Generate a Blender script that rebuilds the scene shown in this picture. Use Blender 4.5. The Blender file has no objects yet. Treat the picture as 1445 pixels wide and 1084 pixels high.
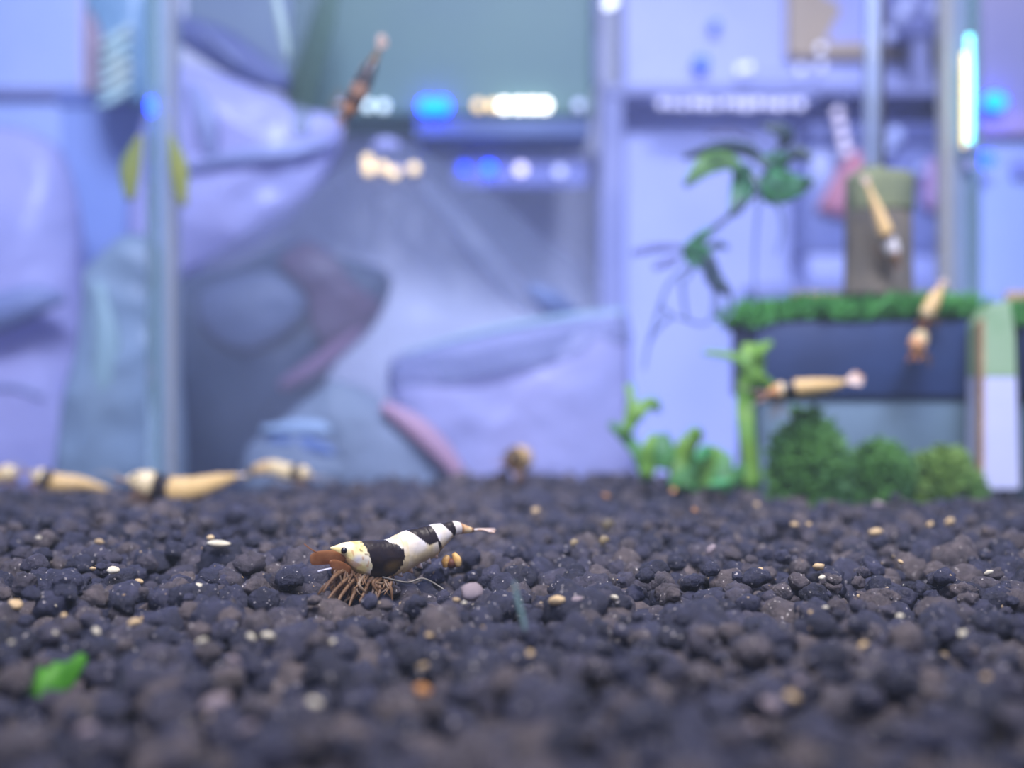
import bpy, bmesh, math, random
import numpy as np
from mathutils import Vector, noise, Matrix

random.seed(7)
rng = np.random.default_rng(11)
scene = bpy.context.scene
C = scene.collection

# ------------------------------------------------------------------ camera, world, light, exposure
# one unit = 10 cm; the soil surface lies at z = 0; the lens looks level along +Y just above it
F, CX, CY, CAMZ = 1549.0, 722.5, 542.0, 0.29
cam = bpy.data.cameras.new('camera')
cam_o = bpy.data.objects.new('camera', cam); C.objects.link(cam_o)
cam_o.location = (0, 0, CAMZ); cam_o.rotation_euler = (math.pi / 2, 0, 0)
cam.sensor_width = 36; cam.lens = 36 * F / 1445
cam.clip_start = 0.02; cam.clip_end = 60
cam.dof.use_dof = True; cam.dof.focus_distance = 1.48; cam.dof.aperture_fstop = 1.06
scene.camera = cam_o
scene.cycles.max_bounces = 7; scene.cycles.diffuse_bounces = 3; scene.cycles.glossy_bounces = 2; scene.cycles.transparent_max_bounces = 12

world = bpy.data.worlds.new('room_light'); scene.world = world
world.use_nodes = True
bg = world.node_tree.nodes['Background']
bg.inputs[0].default_value = (0.33, 0.39, 0.82, 1); bg.inputs[1].default_value = 0.72

def area(name, loc, size, size_y, power, col, target, spread=120):
    l = bpy.data.lights.new(name, 'AREA'); l.shape = 'RECTANGLE'
    l.size, l.size_y, l.energy, l.color = size, size_y, power, col
    l.spread = math.radians(spread)
    o = bpy.data.objects.new(name, l); C.objects.link(o); o.location = loc
    o.rotation_euler = (Vector(target) - Vector(loc)).to_track_quat('-Z', 'Y').to_euler()
    return o
# the aquarium's own LED lamp above the water and an unseen fill light added behind the camera for the background
area('tank_lamp', (0.1, 1.15, 2.5), 2.4, 0.7, 46, (1.0, 0.93, 0.86), (0.0, 1.3, 0), 130)
area('background_fill', (0.3, -2.5, 5.8), 4.0, 1.6, 255, (0.60, 0.66, 1.0), (0.1, 5.6, 0.7), 70)

vs = scene.view_settings
vs.view_transform = 'Standard'; vs.look = 'None'; vs.exposure = 0.0; vs.gamma = 1.0
vs.use_curve_mapping = False

# ------------------------------------------------------------------ helpers
def P(px, py, Y):
    return Vector(((px - CX) / F * Y, Y, CAMZ - (py - CY) / F * Y))
def s2l(c):
    return tuple((v / 12.92 if v <= 0.04045 else ((v + 0.055) / 1.055) ** 2.4) for v in [x / 255 for x in c])

MATS = {}
def mat(name, col, rough=0.6, col2=None, scale=6.0, bump=0.0, bscale=40.0, spec=0.4, trans=0.0, translucent=0.0,
        emit=0.0, attr=None, alpha=1.0, detail=4.0, coat=0.0):
    if name in MATS: return MATS[name]
    m = bpy.data.materials.new(name); m.use_nodes = True
    nt = m.node_tree; nd = nt.nodes; b = nd['Principled BSDF']; out = nd['Material Output']
    c = (*s2l(col), 1)
    b.inputs['Base Color'].default_value = c
    b.inputs['Roughness'].default_value = rough
    b.inputs['Specular IOR Level'].default_value = spec
    if coat: b.inputs['Coat Weight'].default_value = coat
    tc = nd.new('ShaderNodeTexCoord')
    colsock = None
    if attr:
        a = nd.new('ShaderNodeVertexColor'); a.layer_name = attr; colsock = a.outputs['Color']
        nt.links.new(colsock, b.inputs['Base Color'])
    elif col2 is not None:
        n = nd.new('ShaderNodeTexNoise'); n.inputs['Scale'].default_value = scale; n.inputs['Detail'].default_value = detail
        nt.links.new(tc.outputs['Object'], n.inputs['Vector'])
        r = nd.new('ShaderNodeValToRGB')
        r.color_ramp.elements[0].position = 0.36; r.color_ramp.elements[1].position = 0.64
        r.color_ramp.elements[0].color = c; r.color_ramp.elements[1].color = (*s2l(col2), 1)
        nt.links.new(n.outputs['Fac'], r.inputs['Fac']); colsock = r.outputs['Color']
        nt.links.new(colsock, b.inputs['Base Color'])
    if bump:
        n = nd.new('ShaderNodeTexNoise'); n.inputs['Scale'].default_value = bscale; n.inputs['Detail'].default_value = 3
        nt.links.new(tc.outputs['Object'], n.inputs['Vector'])
        bp = nd.new('ShaderNodeBump'); bp.inputs['Strength'].default_value = bump; bp.inputs['Distance'].default_value = 0.3 / bscale
        nt.links.new(n.outputs['Fac'], bp.inputs['Height']); nt.links.new(bp.outputs['Normal'], b.inputs['Normal'])
    if emit:
        b.inputs['Emission Color'].default_value = c; b.inputs['Emission Strength'].default_value = emit
    last = b.outputs['BSDF']
    if translucent:
        t = nd.new('ShaderNodeBsdfTranslucent'); t.inputs['Color'].default_value = c
        if colsock: nt.links.new(colsock, t.inputs['Color'])
        mx = nd.new('ShaderNodeMixShader'); mx.inputs[0].default_value = translucent
        nt.links.new(last, mx.inputs[1]); nt.links.new(t.outputs[0], mx.inputs[2]); last = mx.outputs[0]
    if trans:
        t = nd.new('ShaderNodeBsdfTransparent')
        t.inputs['Color'].default_value = tuple(0.78 + 0.22 * min(1.0, v) for v in c[:3]) + (1,)
        mx = nd.new('ShaderNodeMixShader'); mx.inputs[0].default_value = trans
        nt.links.new(last, mx.inputs[1]); nt.links.new(t.outputs[0], mx.inputs[2]); last = mx.outputs[0]
    nt.links.new(last, out.inputs['Surface'])
    MATS[name] = m
    return m

def glass_mat(name, tint, body=0.0, bodycol=(160, 190, 190), ior=1.2):
    """thin clear glass: tinted transmission, fresnel gloss, a little body colour where the pane is thick"""
    if name in MATS: return MATS[name]
    m = bpy.data.materials.new(name); m.use_nodes = True
    nt = m.node_tree; nd = nt.nodes; nd.remove(nd['Principled BSDF']); out = nd['Material Output']
    t = nd.new('ShaderNodeBsdfTransparent'); t.inputs[0].default_value = (*tint, 1)
    d = nd.new('ShaderNodeBsdfDiffuse'); d.inputs[0].default_value = (*s2l(bodycol), 1)
    g = nd.new('ShaderNodeBsdfGlossy'); g.inputs['Roughness'].default_value = 0.03
    f = nd.new('ShaderNodeFresnel'); f.inputs['IOR'].default_value = ior
    m1 = nd.new('ShaderNodeMixShader'); m1.inputs[0].default_value = body
    m2 = nd.new('ShaderNodeMixShader')
    nt.links.new(t.outputs[0], m1.inputs[1]); nt.links.new(d.outputs[0], m1.inputs[2])
    nt.links.new(f.outputs[0], m2.inputs[0]); nt.links.new(m1.outputs[0], m2.inputs[1]); nt.links.new(g.outputs[0], m2.inputs[2])
    nt.links.new(m2.outputs[0], out.inputs['Surface'])
    MATS[name] = m
    return m

def tag(o, label=None, cat=None, group=None, kind=None):
    if label: o['label'] = label
    if cat: o['category'] = cat
    if group: o['group'] = group
    if kind: o['kind'] = kind
    return o
def thing(name, label, cat, loc=(0, 0, 0), group=None):
    o = bpy.data.objects.new(name, None); C.objects.link(o); o.location = loc; o.empty_display_size = 0.05
    return tag(o, label, cat, group)
def root_loc(o):
    v = Vector((0, 0, 0))
    while o is not None:
        v += Vector(o.location); o = o.parent
    return v
def mesh_obj(name, vf, m, parent=None, smooth=True, cols=None):
    verts, faces = vf
    off = root_loc(parent)
    me = bpy.data.meshes.new(name)
    me.from_pydata([tuple(Vector(v) - off) for v in verts], [], faces)
    if smooth: me.polygons.foreach_set('use_smooth', [True] * len(me.polygons))
    if cols is not None:
        ca = me.color_attributes.new('paint', 'FLOAT_COLOR', 'POINT')
        ca.data.foreach_set('color', np.asarray(cols, dtype=np.float32).ravel())
    me.materials.append(m); me.update()
    o = bpy.data.objects.new(name, me); C.objects.link(o)
    if parent is not None: o.parent = parent
    return o
def join(*vfs):
    V, Fc = [], []
    for v, f in vfs:
        k = len(V); V += list(v); Fc += [tuple(i + k for i in q) for q in f]
    return V, Fc

def catmull(pts, n):
    pts = [np.array(p, dtype=float) for p in pts]
    if len(pts) == 2: return [pts[0] + (pts[1] - pts[0]) * i / (n - 1) for i in range(n)]
    ext = [2 * pts[0] - pts[1]] + pts + [2 * pts[-1] - pts[-2]]
    out = []; segs = len(pts) - 1
    for i in range(n):
        t = i / (n - 1) * segs; k = min(int(t), segs - 1); t -= k
        a, b, c, d = ext[k:k + 4]
        out.append(0.5 * ((2 * b) + (c - a) * t + (2 * a - 5 * b + 4 * c - d) * t * t + (3 * b - a - 3 * c + d) * t ** 3))
    return out

def loft(pts, rs, ru, n=8, up=(0, 0, 1), rings=None, vertical=False):
    """a closed skin along pts with half-widths rs (sideways) and ru (along up)"""
    k = len(pts)
    rs = [rs] * k if isinstance(rs, (int, float)) else list(rs)
    ru = [ru] * k if isinstance(ru, (int, float)) else list(ru)
    if rings:
        dat = catmull([list(p) + [a, b] for p, a, b in zip(pts, rs, ru)], rings)
        pts = [Vector(d[:3]) for d in dat]; rs = [max(d[3], 1e-4) for d in dat]; ru = [max(d[4], 1e-4) for d in dat]
    else: pts = [Vector(p) for p in pts]
    up = Vector(up); V = []; k = len(pts)
    prev = None
    for i in range(k):
        d = (pts[min(i + 1, k - 1)] - pts[max(i - 1, 0)])
        d = d.normalized() if d.length > 1e-9 else Vector((1, 0, 0))
        s = d.cross(up)
        if s.length < 0.15: s = prev if prev is not None else d.cross(Vector((0.3, 1, 0.2)))
        s = s.normalized()
        if prev is not None and s.dot(prev) < 0 and not vertical: s = -s
        prev = s
        u = up.normalized() if vertical else s.cross(d).normalized()
        for j in range(n):
            a = 2 * math.pi * j / n
            V.append(pts[i] + s * (rs[i] * math.cos(a)) + u * (ru[i] * math.sin(a)))
    Fc = []
    for i in range(k - 1):
        for j in range(n):
            a, b = i * n + j, i * n + (j + 1) % n
            Fc.append((a, b, b + n, a + n))
    Fc.append(tuple(range(n - 1, -1, -1))); Fc.append(tuple((k - 1) * n + j for j in range(n)))
    return V, Fc

def box(x0, x1, y0, y1, z0, z1, bev=0.0):
    bm = bmesh.new(); bmesh.ops.create_cube(bm, size=1)
    for v in bm.verts:
        v.co = Vector((x0 + (v.co.x + .5) * (x1 - x0), y0 + (v.co.y + .5) * (y1 - y0), z0 + (v.co.z + .5) * (z1 - z0)))
    if bev: bmesh.ops.bevel(bm, geom=bm.edges[:], offset=bev, segments=2, affect='EDGES', profile=0.5)
    V = [v.co.copy() for v in bm.verts]; bm.verts.index_update()
    Fc = [tuple(v.index for v in f.verts) for f in bm.faces]; bm.free()
    return V, Fc
def pbox(px0, px1, py0, py1, Y, depth, bev=0.01):
    a, b = P(px0, py1, Y), P(px1, py0, Y)
    return box(a.x, b.x, Y, Y + depth, a.z, b.z, bev)
def slab(poly, Y, depth, tilt=0.0):
    """an upright plate cut to an outline, with its own thickness"""
    f = [P(x, y, Y) for x, y in poly]; n = len(f)
    k = [v + Vector((0, depth, 0)) for v in f]
    return f + k, [tuple(range(n)), tuple(range(2 * n - 1, n - 1, -1))] + [(i, i + n, (i + 1) % n + n, (i + 1) % n) for i in range(n)]
def pillow(poly, Y, depth, crumple=0.0, freq=3.0, seed=0, n=72, K=16, sharp=0.5):
    """a swollen closed body (bag, bundle) with a given silhouette, round in depth, with folds"""
    pts = [P(x, y, Y) for x, y in poly]
    dense = catmull([tuple(p) for p in pts] + [tuple(pts[0])], n + 1)[:-1]
    dense = [Vector(d) for d in dense]
    c = sum(dense, Vector()) / n
    V = []; Fc = []
    off = Vector((seed * 7.3, seed * 3.1, seed * 1.7))
    def ring(s, sgn):
        for d in dense:
            p = c + (d - c) * s
            w = depth * max(0.0, 1 - s ** 2.2) ** sharp
            q = p * freq + off
            fold = noise.noise(q) + 0.6 * (1 - 2 * abs(noise.noise(q * 1.9 + Vector((5, 1, 3)))))
            p = p + Vector((0, sgn * (w + crumple * fold * (1 - s ** 6)), 0))
            V.append(p)
    ss = [1 - (k / K) for k in range(K)]
    for s in ss: ring(s, -1)
    for k in range(K - 1):
        for j in range(n):
            a, b = k * n + j, k * n + (j + 1) % n
            Fc.append((a, b, b + n, a + n))
    V.append(c + Vector((0, -depth, 0))); ci = len(V) - 1
    for j in range(n): Fc.append(((K - 1) * n + j, (K - 1) * n + (j + 1) % n, ci))
    b0 = len(V)
    for s in ss[1:]: ring(s, 1)
    for j in range(n): Fc.append((j, b0 + j, b0 + (j + 1) % n, (j + 1) % n))
    for k in range(K - 2):
        for j in range(n):
            a, b = b0 + k * n + j, b0 + k * n + (j + 1) % n
            Fc.append((a, a + n, b + n, b))
    V.append(c + Vector((0, depth, 0))); ci = len(V) - 1
    for j in range(n): Fc.append((b0 + (K - 2) * n + (j + 1) % n, b0 + (K - 2) * n + j, ci))
    return V, Fc
def ball(c, r, seg=12, rin=8, sc=(1, 1, 1)):
    c = Vector(c)
    pts = [c + Vector((0, 0, -r * sc[2] * math.cos(math.pi * i / rin))) for i in range(rin + 1)]
    V = []; Fc = []
    for i in range(rin + 1):
        rr = r * math.sin(math.pi * i / rin) + 1e-5
        for j in range(seg):
            a = 2 * math.pi * j / seg
            V.append(pts[i] + Vector((rr * sc[0] * math.cos(a), rr * sc[1] * math.sin(a), 0)))
    for i in range(rin):
        for j in range(seg):
            a, b = i * seg + j, i * seg + (j + 1) % seg
            Fc.append((a, b, b + seg, a + seg))
    return V, Fc

# ------------------------------------------------------------------ setting: soil floor
def hsoil(x, y):
    h = 0.012 * math.sin(x * 3.1 + 0.7) * math.sin(y * 2.3) + 0.014 * noise.noise(Vector((x * 2.3, y * 2.3, 0)))
    h -= 0.030 * max(0.0, min(1, (y - 1.9) / 1.2))
    if y > 2.4: h -= 0.030 * min(1, (y - 2.4) / 0.8) * max(0.0, min(1, (-0.55 - x) / 0.5))
    if y > 2.4: h -= 0.016 * min(1, (y - 2.4) / 0.8) * max(0.0, min(1, (x - 0.5) / 0.4))
    return h

def soil_material():
    m = bpy.data.materials.new('aquarium_soil'); m.use_nodes = True
    nt = m.node_tree; nd = nt.nodes; b = nd['Principled BSDF']
    at = nd.new('ShaderNodeAttribute'); at.attribute_name = 'tint'
    oi = nd.new('ShaderNodeObjectInfo')
    ad = nd.new('ShaderNodeMath'); ad.operation = 'ADD'
    fr = nd.new('ShaderNodeMath'); fr.operation = 'FRACT'
    nt.links.new(at.outputs['Fac'], ad.inputs[0]); nt.links.new(oi.outputs['Random'], ad.inputs[1]); nt.links.new(ad.outputs[0], fr.inputs[0])
    r = nd.new('ShaderNodeValToRGB'); e = r.color_ramp.elements
    e[0].position = 0.0; e[0].color = (*s2l((42, 43, 58)), 1)
    e[1].position = 1.0; e[1].color = (*s2l((108, 97, 92)), 1)
    x = e.new(0.45); x.color = (*s2l((61, 62, 82)), 1)
    x = e.new(0.8); x.color = (*s2l((90, 82, 82)), 1)
    nt.links.new(fr.outputs[0], r.inputs['Fac'])
    geo = nd.new('ShaderNodeNewGeometry')
    n1 = nd.new('ShaderNodeTexNoise'); n1.inputs['Scale'].default_value = 60; n1.inputs['Detail'].default_value = 5
    nt.links.new(geo.outputs['Position'], n1.inputs['Vector'])
    mx = nd.new('ShaderNodeMixRGB'); mx.blend_type = 'MULTIPLY'; mx.inputs[0].default_value = 0.7
    rr = nd.new('ShaderNodeValToRGB'); rr.color_ramp.elements[0].position = 0.3; rr.color_ramp.elements[1].position = 0.7
    rr.color_ramp.elements[0].color = (0.22, 0.22, 0.26, 1); rr.color_ramp.elements[1].color = (1.25, 1.2, 1.15, 1)
    nt.links.new(n1.outputs['Fac'], rr.inputs['Fac'])
    nt.links.new(r.outputs['Color'], mx.inputs[1]); nt.links.new(rr.outputs['Color'], mx.inputs[2])
    # pale flecks painting tiny sparkles into the soil colour
    n2 = nd.new('ShaderNodeTexNoise'); n2.inputs['Scale'].default_value = 190; n2.inputs['Detail'].default_value = 1
    nt.links.new(geo.outputs['Position'], n2.inputs['Vector'])
    r2 = nd.new('ShaderNodeValToRGB'); r2.color_ramp.elements[0].position = 0.70; r2.color_ramp.elements[1].position = 0.74
    nt.links.new(n2.outputs['Fac'], r2.inputs['Fac'])
    m2 = nd.new('ShaderNodeMixRGB'); m2.inputs[2].default_value = (*s2l((205, 195, 180)), 1)
    nt.links.new(r2.outputs['Color'], m2.inputs[0]); nt.links.new(mx.outputs['Color'], m2.inputs[1])
    nt.links.new(m2.outputs['Color'], b.inputs['Base Color'])
    b.inputs['Roughness'].default_value = 0.48; b.inputs['Specular IOR Level'].default_value = 0.5
    n3 = nd.new('ShaderNodeTexNoise'); n3.inputs['Scale'].default_value = 150; n3.inputs['Detail'].default_value = 6; n3.inputs['Roughness'].default_value = 0.7
    nt.links.new(geo.outputs['Position'], n3.inputs['Vector'])
    bp = nd.new('ShaderNodeBump'); bp.inputs['Strength'].default_value = 1.0; bp.inputs['Distance'].default_value = 0.006
    nt.links.new(n3.outputs['Fac'], bp.inputs['Height']); nt.links.new(bp.outputs['Normal'], b.inputs['Normal'])
    return m
SOIL = soil_material()

# dark bed under the granules
nx, ny = 60, 50
bx = np.linspace(-2.45, 2.35, nx); by = np.linspace(-0.15, 3.5, ny)
BV = [Vector((x, y, hsoil(x, y) - 0.02)) for y in by for x in bx]
BF = [(j * nx + i, j * nx + i + 1, (j + 1) * nx + i + 1, (j + 1) * nx + i) for j in range(ny - 1) for i in range(nx - 1)]
k = len(BV); BV += [Vector((v.x, v.y, -0.16)) for v in BV]
BF += [tuple(i + k for i in f[::-1]) for f in BF]
rim = [i for i in range(nx)] + [j * nx + nx - 1 for j in range(1, ny)] + [(ny - 1) * nx + i for i in range(nx - 2, -1, -1)] + [j * nx for j in range(ny - 2, 0, -1)]
BF += [(a, a + k, b + k, b) for a, b in zip(rim, rim[1:] + rim[:1])]
floor = mesh_obj('floor', (BV, BF), SOIL)
tag(floor, 'bed of dark charcoal aquarium soil granules', kind='structure')

def template(sub, seed):
    bm = bmesh.new(); bmesh.ops.create_icosphere(bm, subdivisions=sub, radius=1)
    o = Vector((seed * 3.7, seed * 1.3, seed * 9.1))
    for v in bm.verts:
        d = v.co.normalized()
        k = 1 + 0.30 * noise.noise(d * 1.2 + o) + 0.24 * noise.noise(d * 2.6 + o) + 0.15 * noise.noise(d * 5.5 + o) + (0.09 * noise.noise(d * 11 + o) if sub > 2 else 0)
        v.co = d * k
    bm.verts.index_update()
    V = np.array([v.co[:] for v in bm.verts]); Fc = np.array([[v.index for v in f.verts] for f in bm.faces]); bm.free()
    return V, Fc
T3 = [template(3, i) for i in range(10)]
T2 = [template(2, i) for i in range(10)]

def rotm(a, b, c):
    ca, sa, cb, sb, cc, sc = np.cos(a), np.sin(a), np.cos(b), np.sin(b), np.cos(c), np.sin(c)
    return np.array([[ca * cb, ca * sb * sc - sa * cc, ca * sb * cc + sa * sc], [sa * cb, sa * sb * sc + ca * cc, sa * sb * cc - ca * sc], [-sb, cb * sc, cb * cc]])
grains = []          # x, y, z, r, top
sp = 0.031
def half(y): return 0.47 * y + 0.42
for layer, (spc, keep) in enumerate(((0.026, 1.0), (0.034, 0.62), (0.046, 0.24))):
    y = 0.42
    while y < 3.49:
        f = 1.0 if y < 2.3 else 1.12
        w = half(y); x = -w
        while x < w:
            if rng.random() < keep:
                xx = x + rng.normal(0, spc * 0.28); yy = y + rng.normal(0, spc * 0.28)
                if -2.42 < xx < 2.32 and yy < 3.485:
                    r = min(0.034, max(0.008, rng.lognormal(math.log(0.0138), 0.36)))
                    if layer == 2: r *= 0.75
                    clump = noise.noise(Vector((xx * 9, yy * 9, 3)))
                    z = hsoil(xx, yy) + (-0.012, 0.009, 0.024)[layer] + clump * 0.013 + rng.normal(0, 0.004)
                    if layer == 0 or clump > -0.32: grains.append((xx, yy, z, r, layer))
            x += spc * f
        y += spc * f * 0.9
# clear the patch right under the lens so no granule sits on it
grains = [g for g in grains if g[1] > 0.45]
# hollows scraped where the shrimp stands and where the strand and husk lie
def hollow(g):
    px = CX + g[0] / g[1] * F
    return g[4] > 0 and ((450 < px < 580 and 1.33 < g[1] < 1.50) or (722 < px < 746 and 1.20 < g[1] < 1.34) or (622 < px < 655 and 1.50 < g[1] < 1.60))
grains = [g for g in grains if not hollow(g)]
def app(g):
    px = CX + g[0] / g[1] * F; py = CY + (CAMZ - g[2]) / g[1] * F
    if not (-10 < px < 1455 and py < 1090): return 0
    return g[3] / g[1] * (0.55, 1.0, 1.05)[g[4]]
order = sorted(range(len(grains)), key=lambda i: -app(grains[i]))
single = set(order[:270])
gm = []
for i, (V, Fc) in enumerate(T3):
    me = bpy.data.meshes.new('soil_granule'); me.from_pydata(V.tolist(), [], Fc.tolist())
    me.polygons.foreach_set('use_smooth', [True] * len(me.polygons)); me.materials.append(SOIL); gm.append(me)
VV, FF, TT = [], [], []; kbase = 0
for i, (x, y, z, r, l) in enumerate(grains):
    sc = np.array([1.0, rng.uniform(0.8, 1.05), rng.uniform(0.68, 0.92)]) * r * 1.12
    R = rotm(rng.uniform(0, 6.28), rng.normal(0, 0.3), rng.normal(0, 0.3)); t = rng.integers(0, 10)
    if i in single:
        o = bpy.data.objects.new('soil_granule', gm[t]); C.objects.link(o); o.parent = floor
        M = Matrix(R.tolist()).to_4x4() @ Matrix.Diagonal((*sc, 1)); M.translation = (x, y, z)
        o.matrix_local = M
        continue
    V, Fc = (T3 if (y < 2.0 and l) else T2)[t]
    VV.append((V * sc) @ R.T + np.array([x, y, z])); FF.append(Fc + kbase); kbase += len(V)
    TT.append(np.full(len(V), rng.random(), dtype=np.float32))
VV = np.concatenate(VV).astype(np.float32); FF = np.concatenate(FF).astype(np.int32); TT = np.concatenate(TT)
me = bpy.data.meshes.new('soil_bed')
me.vertices.add(len(VV)); me.vertices.foreach_set('co', VV.ravel())
me.loops.add(FF.size); me.loops.foreach_set('vertex_index', FF.ravel())
me.polygons.add(len(FF)); me.polygons.foreach_set('loop_start', np.arange(0, FF.size, 3, dtype=np.int32))
me.polygons.foreach_set('use_smooth', np.ones(len(FF), dtype=bool))
me.update(calc_edges=True); me.validate()
a = me.attributes.new('tint', 'FLOAT', 'POINT'); a.data.foreach_set('value', TT)
me.materials.append(SOIL)
o = bpy.data.objects.new('soil_bed', me); C.objects.link(o); o.parent = floor; tag(o, kind='stuff')

# tan and pale mineral granules lying among the dark soil
TAN = mat('tan_granule', (196, 158, 100), 0.6, (226, 200, 150), 40, 0.4, 120)
CREAM = mat('cream_granule', (228, 220, 190), 0.5, (205, 190, 150), 40, 0.3, 120)
GREY = mat('pale_grey_granule', (168, 150, 146), 0.6, (120, 108, 108), 50, 0.4, 120)
ORANGE = mat('orange_granule', (190, 120, 62), 0.6, (214, 160, 96), 40, 0.4, 120)
tg = {}
for nm, m in (('tan', TAN), ('cream', CREAM), ('grey', GREY), ('orange', ORANGE)):
    me = bpy.data.meshes.new(nm + '_granule'); V, Fc = T2[3]; me.from_pydata(V.tolist(), [], Fc.tolist())
    me.polygons.foreach_set('use_smooth', [True] * len(me.polygons)); me.materials.append(m); tg[nm] = me
chips = [(22, 853, 12, 'tan'), (57, 764, 6, 'cream'), (140, 768, 6, 'tan'), (190, 878, 9, 'tan'), (136, 891, 6, 'cream'), (131, 808, 5, 'tan'), (160, 809, 8, 'cream'),
         (196, 822, 6, 'tan'), (280, 826, 6, 'cream'), (90, 868, 5, 'tan'), (78, 893, 4, 'cream'), (16, 907, 5, 'cream'), (354, 899, 8, 'cream'), (378, 897, 9, 'cream'),
         (285, 905, 7, 'cream'), (597, 974, 13, 'orange'), (597, 941, 8, 'tan'), (606, 897, 6, 'tan'), (786, 847, 12, 'tan'), (867, 843, 6, 'cream'), (748, 924, 6, 'tan'),
         (644, 847, 6, 'tan'), (655, 851, 4, 'cream'), (666, 834, 16, 'grey'), (1240, 712, 9, 'grey'), (1068, 712, 5, 'tan'), (950, 692, 5, 'orange'), (1121, 740, 5, 'tan'),
         (1141, 740, 4, 'tan'), (1236, 751, 10, 'tan'), (1312, 740, 6, 'tan'), (1340, 737, 7, 'tan'), (1354, 768, 5, 'cream'), (1145, 869, 6, 'tan'), (1165, 858, 4, 'cream'),
         (1218, 922, 8, 'tan'), (1128, 970, 8, 'grey'), (1118, 992, 10, 'tan'), (1088, 1003, 14, 'grey'), (1064, 1042, 12, 'grey'), (1392, 968, 7, 'tan'), (444, 992, 9, 'cream'),
         (756, 720, 6, 'tan'), (306, 992, 20, 'grey'), (1395, 808, 6, 'cream'), (1271, 793, 5, 'tan'), (812, 846, 9, 'grey'), (1358, 903, 6, 'cream'), (1270, 872, 5, 'cream'),
         (855, 700, 5, 'orange'), (1003, 775, 8, 'grey'), (530, 775, 4, 'cream'), (350, 1028, 12, 'grey'), (120, 1032, 16, 'grey'), (330, 932, 10, 'grey'), (1155, 800, 9, 'tan'),
         (1072, 805, 6, 'tan'), (980, 720, 5, 'orange'), (1160, 815, 6, 'cream'), (470, 905, 5, 'cream')]
for px, py, s, kd in chips:
    Y = (CAMZ - 0.034) * F / (py - CY)
    p = P(px, py, Y)
    r = s / F * Y
    o = bpy.data.objects.new(kd + '_granule', tg[kd]); C.objects.link(o); o.parent = floor
    o.location = (p.x, p.y, max(p.z, hsoil(p.x, p.y) + 0.03)); o.scale = (r * 1.15, r * 0.9, r * 0.6)
    o.rotation_euler = (rng.normal(0, 0.3), rng.normal(0, 0.3), rng.uniform(0, 6))

# crumbs of food and mineral dust strewn over the soil: too many to count
def specks(nm, n, m, seed, rmin, rmax):
    r3 = np.random.default_rng(seed); V, Fc = [], []
    tops = [g for g in grains if g[4] > 0 and g[1] < 2.6]
    for _ in range(n):
        x, y, z, r, l = tops[r3.integers(0, len(tops))]
        a = r3.uniform(0, 6.28); e = r3.uniform(.15, 1.2)
        c = np.array([x + r * 1.02 * math.cos(a) * math.cos(e), y + r * math.sin(a) * math.cos(e), z + r * .8 * math.sin(e)])
        R = rotm(*r3.uniform(0, 6.28, 3)); sc = r3.uniform(rmin, rmax); q = np.array([1, r3.uniform(.4, .9), r3.uniform(.3, .6)]) * sc
        k = len(V); V += [tuple(np.array(d) * q @ R.T + c) for d in ((1, 0, 0), (-1, 0, 0), (0, 1, 0), (0, -1, 0), (0, 0, 1), (0, 0, -1))]
        Fc += [(k + i, k + j, k + h) for i in (0, 1) for j in (2, 3) for h in (4, 5)]
    o = mesh_obj(nm, (V, Fc), m, floor, smooth=False); tag(o, kind='stuff')
specks('tan_dust', 900, TAN, 3, .0012, .0034)
specks('white_dust', 800, CREAM, 4, .0008, .0022)

# ------------------------------------------------------------------ setting: room wall, bench, tank glass
WHITE = mat('painted_wall', (232, 232, 238), 0.7, (222, 223, 232), 1.5)
wall = mesh_obj('wall_back', box(-9, 9, 7.0, 7.2, -2.0, 7.0), WHITE, smooth=False); tag(wall, 'plain pale wall far behind the tank', kind='structure')
BENCH = mat('bench_white', (206, 208, 222), 0.5, (190, 194, 214), 2)
bench = mesh_obj('trim_1', box(-7, 7, -0.8, 7.0, -0.62, -0.50), BENCH, smooth=False); tag(bench, 'pale bench top under the tank', kind='structure')

tank = thing('aquarium', 'clear glass aquarium whose back corners show as grey-green upright strips', 'aquarium', (0, 3.5, -0.2))
PANE = glass_mat('clear_pane', (0.97, 0.985, 0.99), 0.0, ior=1.12)
EDGE = glass_mat('glass_edge', (0.72, 0.82, 0.84), 0.30, (150, 182, 184), 1.2)
SEAM = mat('silicone_seam', (168, 182, 196), 0.4, (160, 176, 190), 5, trans=0.5)
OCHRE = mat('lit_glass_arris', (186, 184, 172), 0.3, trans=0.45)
mesh_obj('back_pane', box(-2.5, 2.4, 3.5, 3.55, -0.2, 3.0), PANE, tank, smooth=False)
mesh_obj('side_pane', box(-2.55, -2.5, -0.2, 3.55, -0.2, 3.0), PANE, tank, smooth=False)
mesh_obj('side_pane', box(2.4, 2.45, -0.2, 3.55, -0.2, 3.0), PANE, tank, smooth=False)
mesh_obj('base_pane', box(-2.55, 2.45, -0.2, 3.55, -0.5, -0.17), EDGE, tank, smooth=False)
def upright(px0, px1, Y0, Y1, m, nm, z0=-0.1):
    return mesh_obj(nm, box((px0 - CX) / F * Y0, (px1 - CX) / F * Y0, Y0, Y1, z0, 3.0, 0.006), m, tank, smooth=False)
upright(206, 228, 3.40, 3.5, EDGE, 'corner_strip')
upright(228, 240, 3.38, 3.5, SEAM, 'silicone_seam')
upright(240, 243, 3.37, 3.39, OCHRE, 'glass_arris')
upright(1346, 1362, 3.40, 3.5, SEAM, 'silicone_seam')
upright(1362, 1384, 3.40, 3.5, EDGE, 'corner_strip')
upright(1332, 1345, 3.39, 3.46, OCHRE, 'glass_arris')

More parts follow.
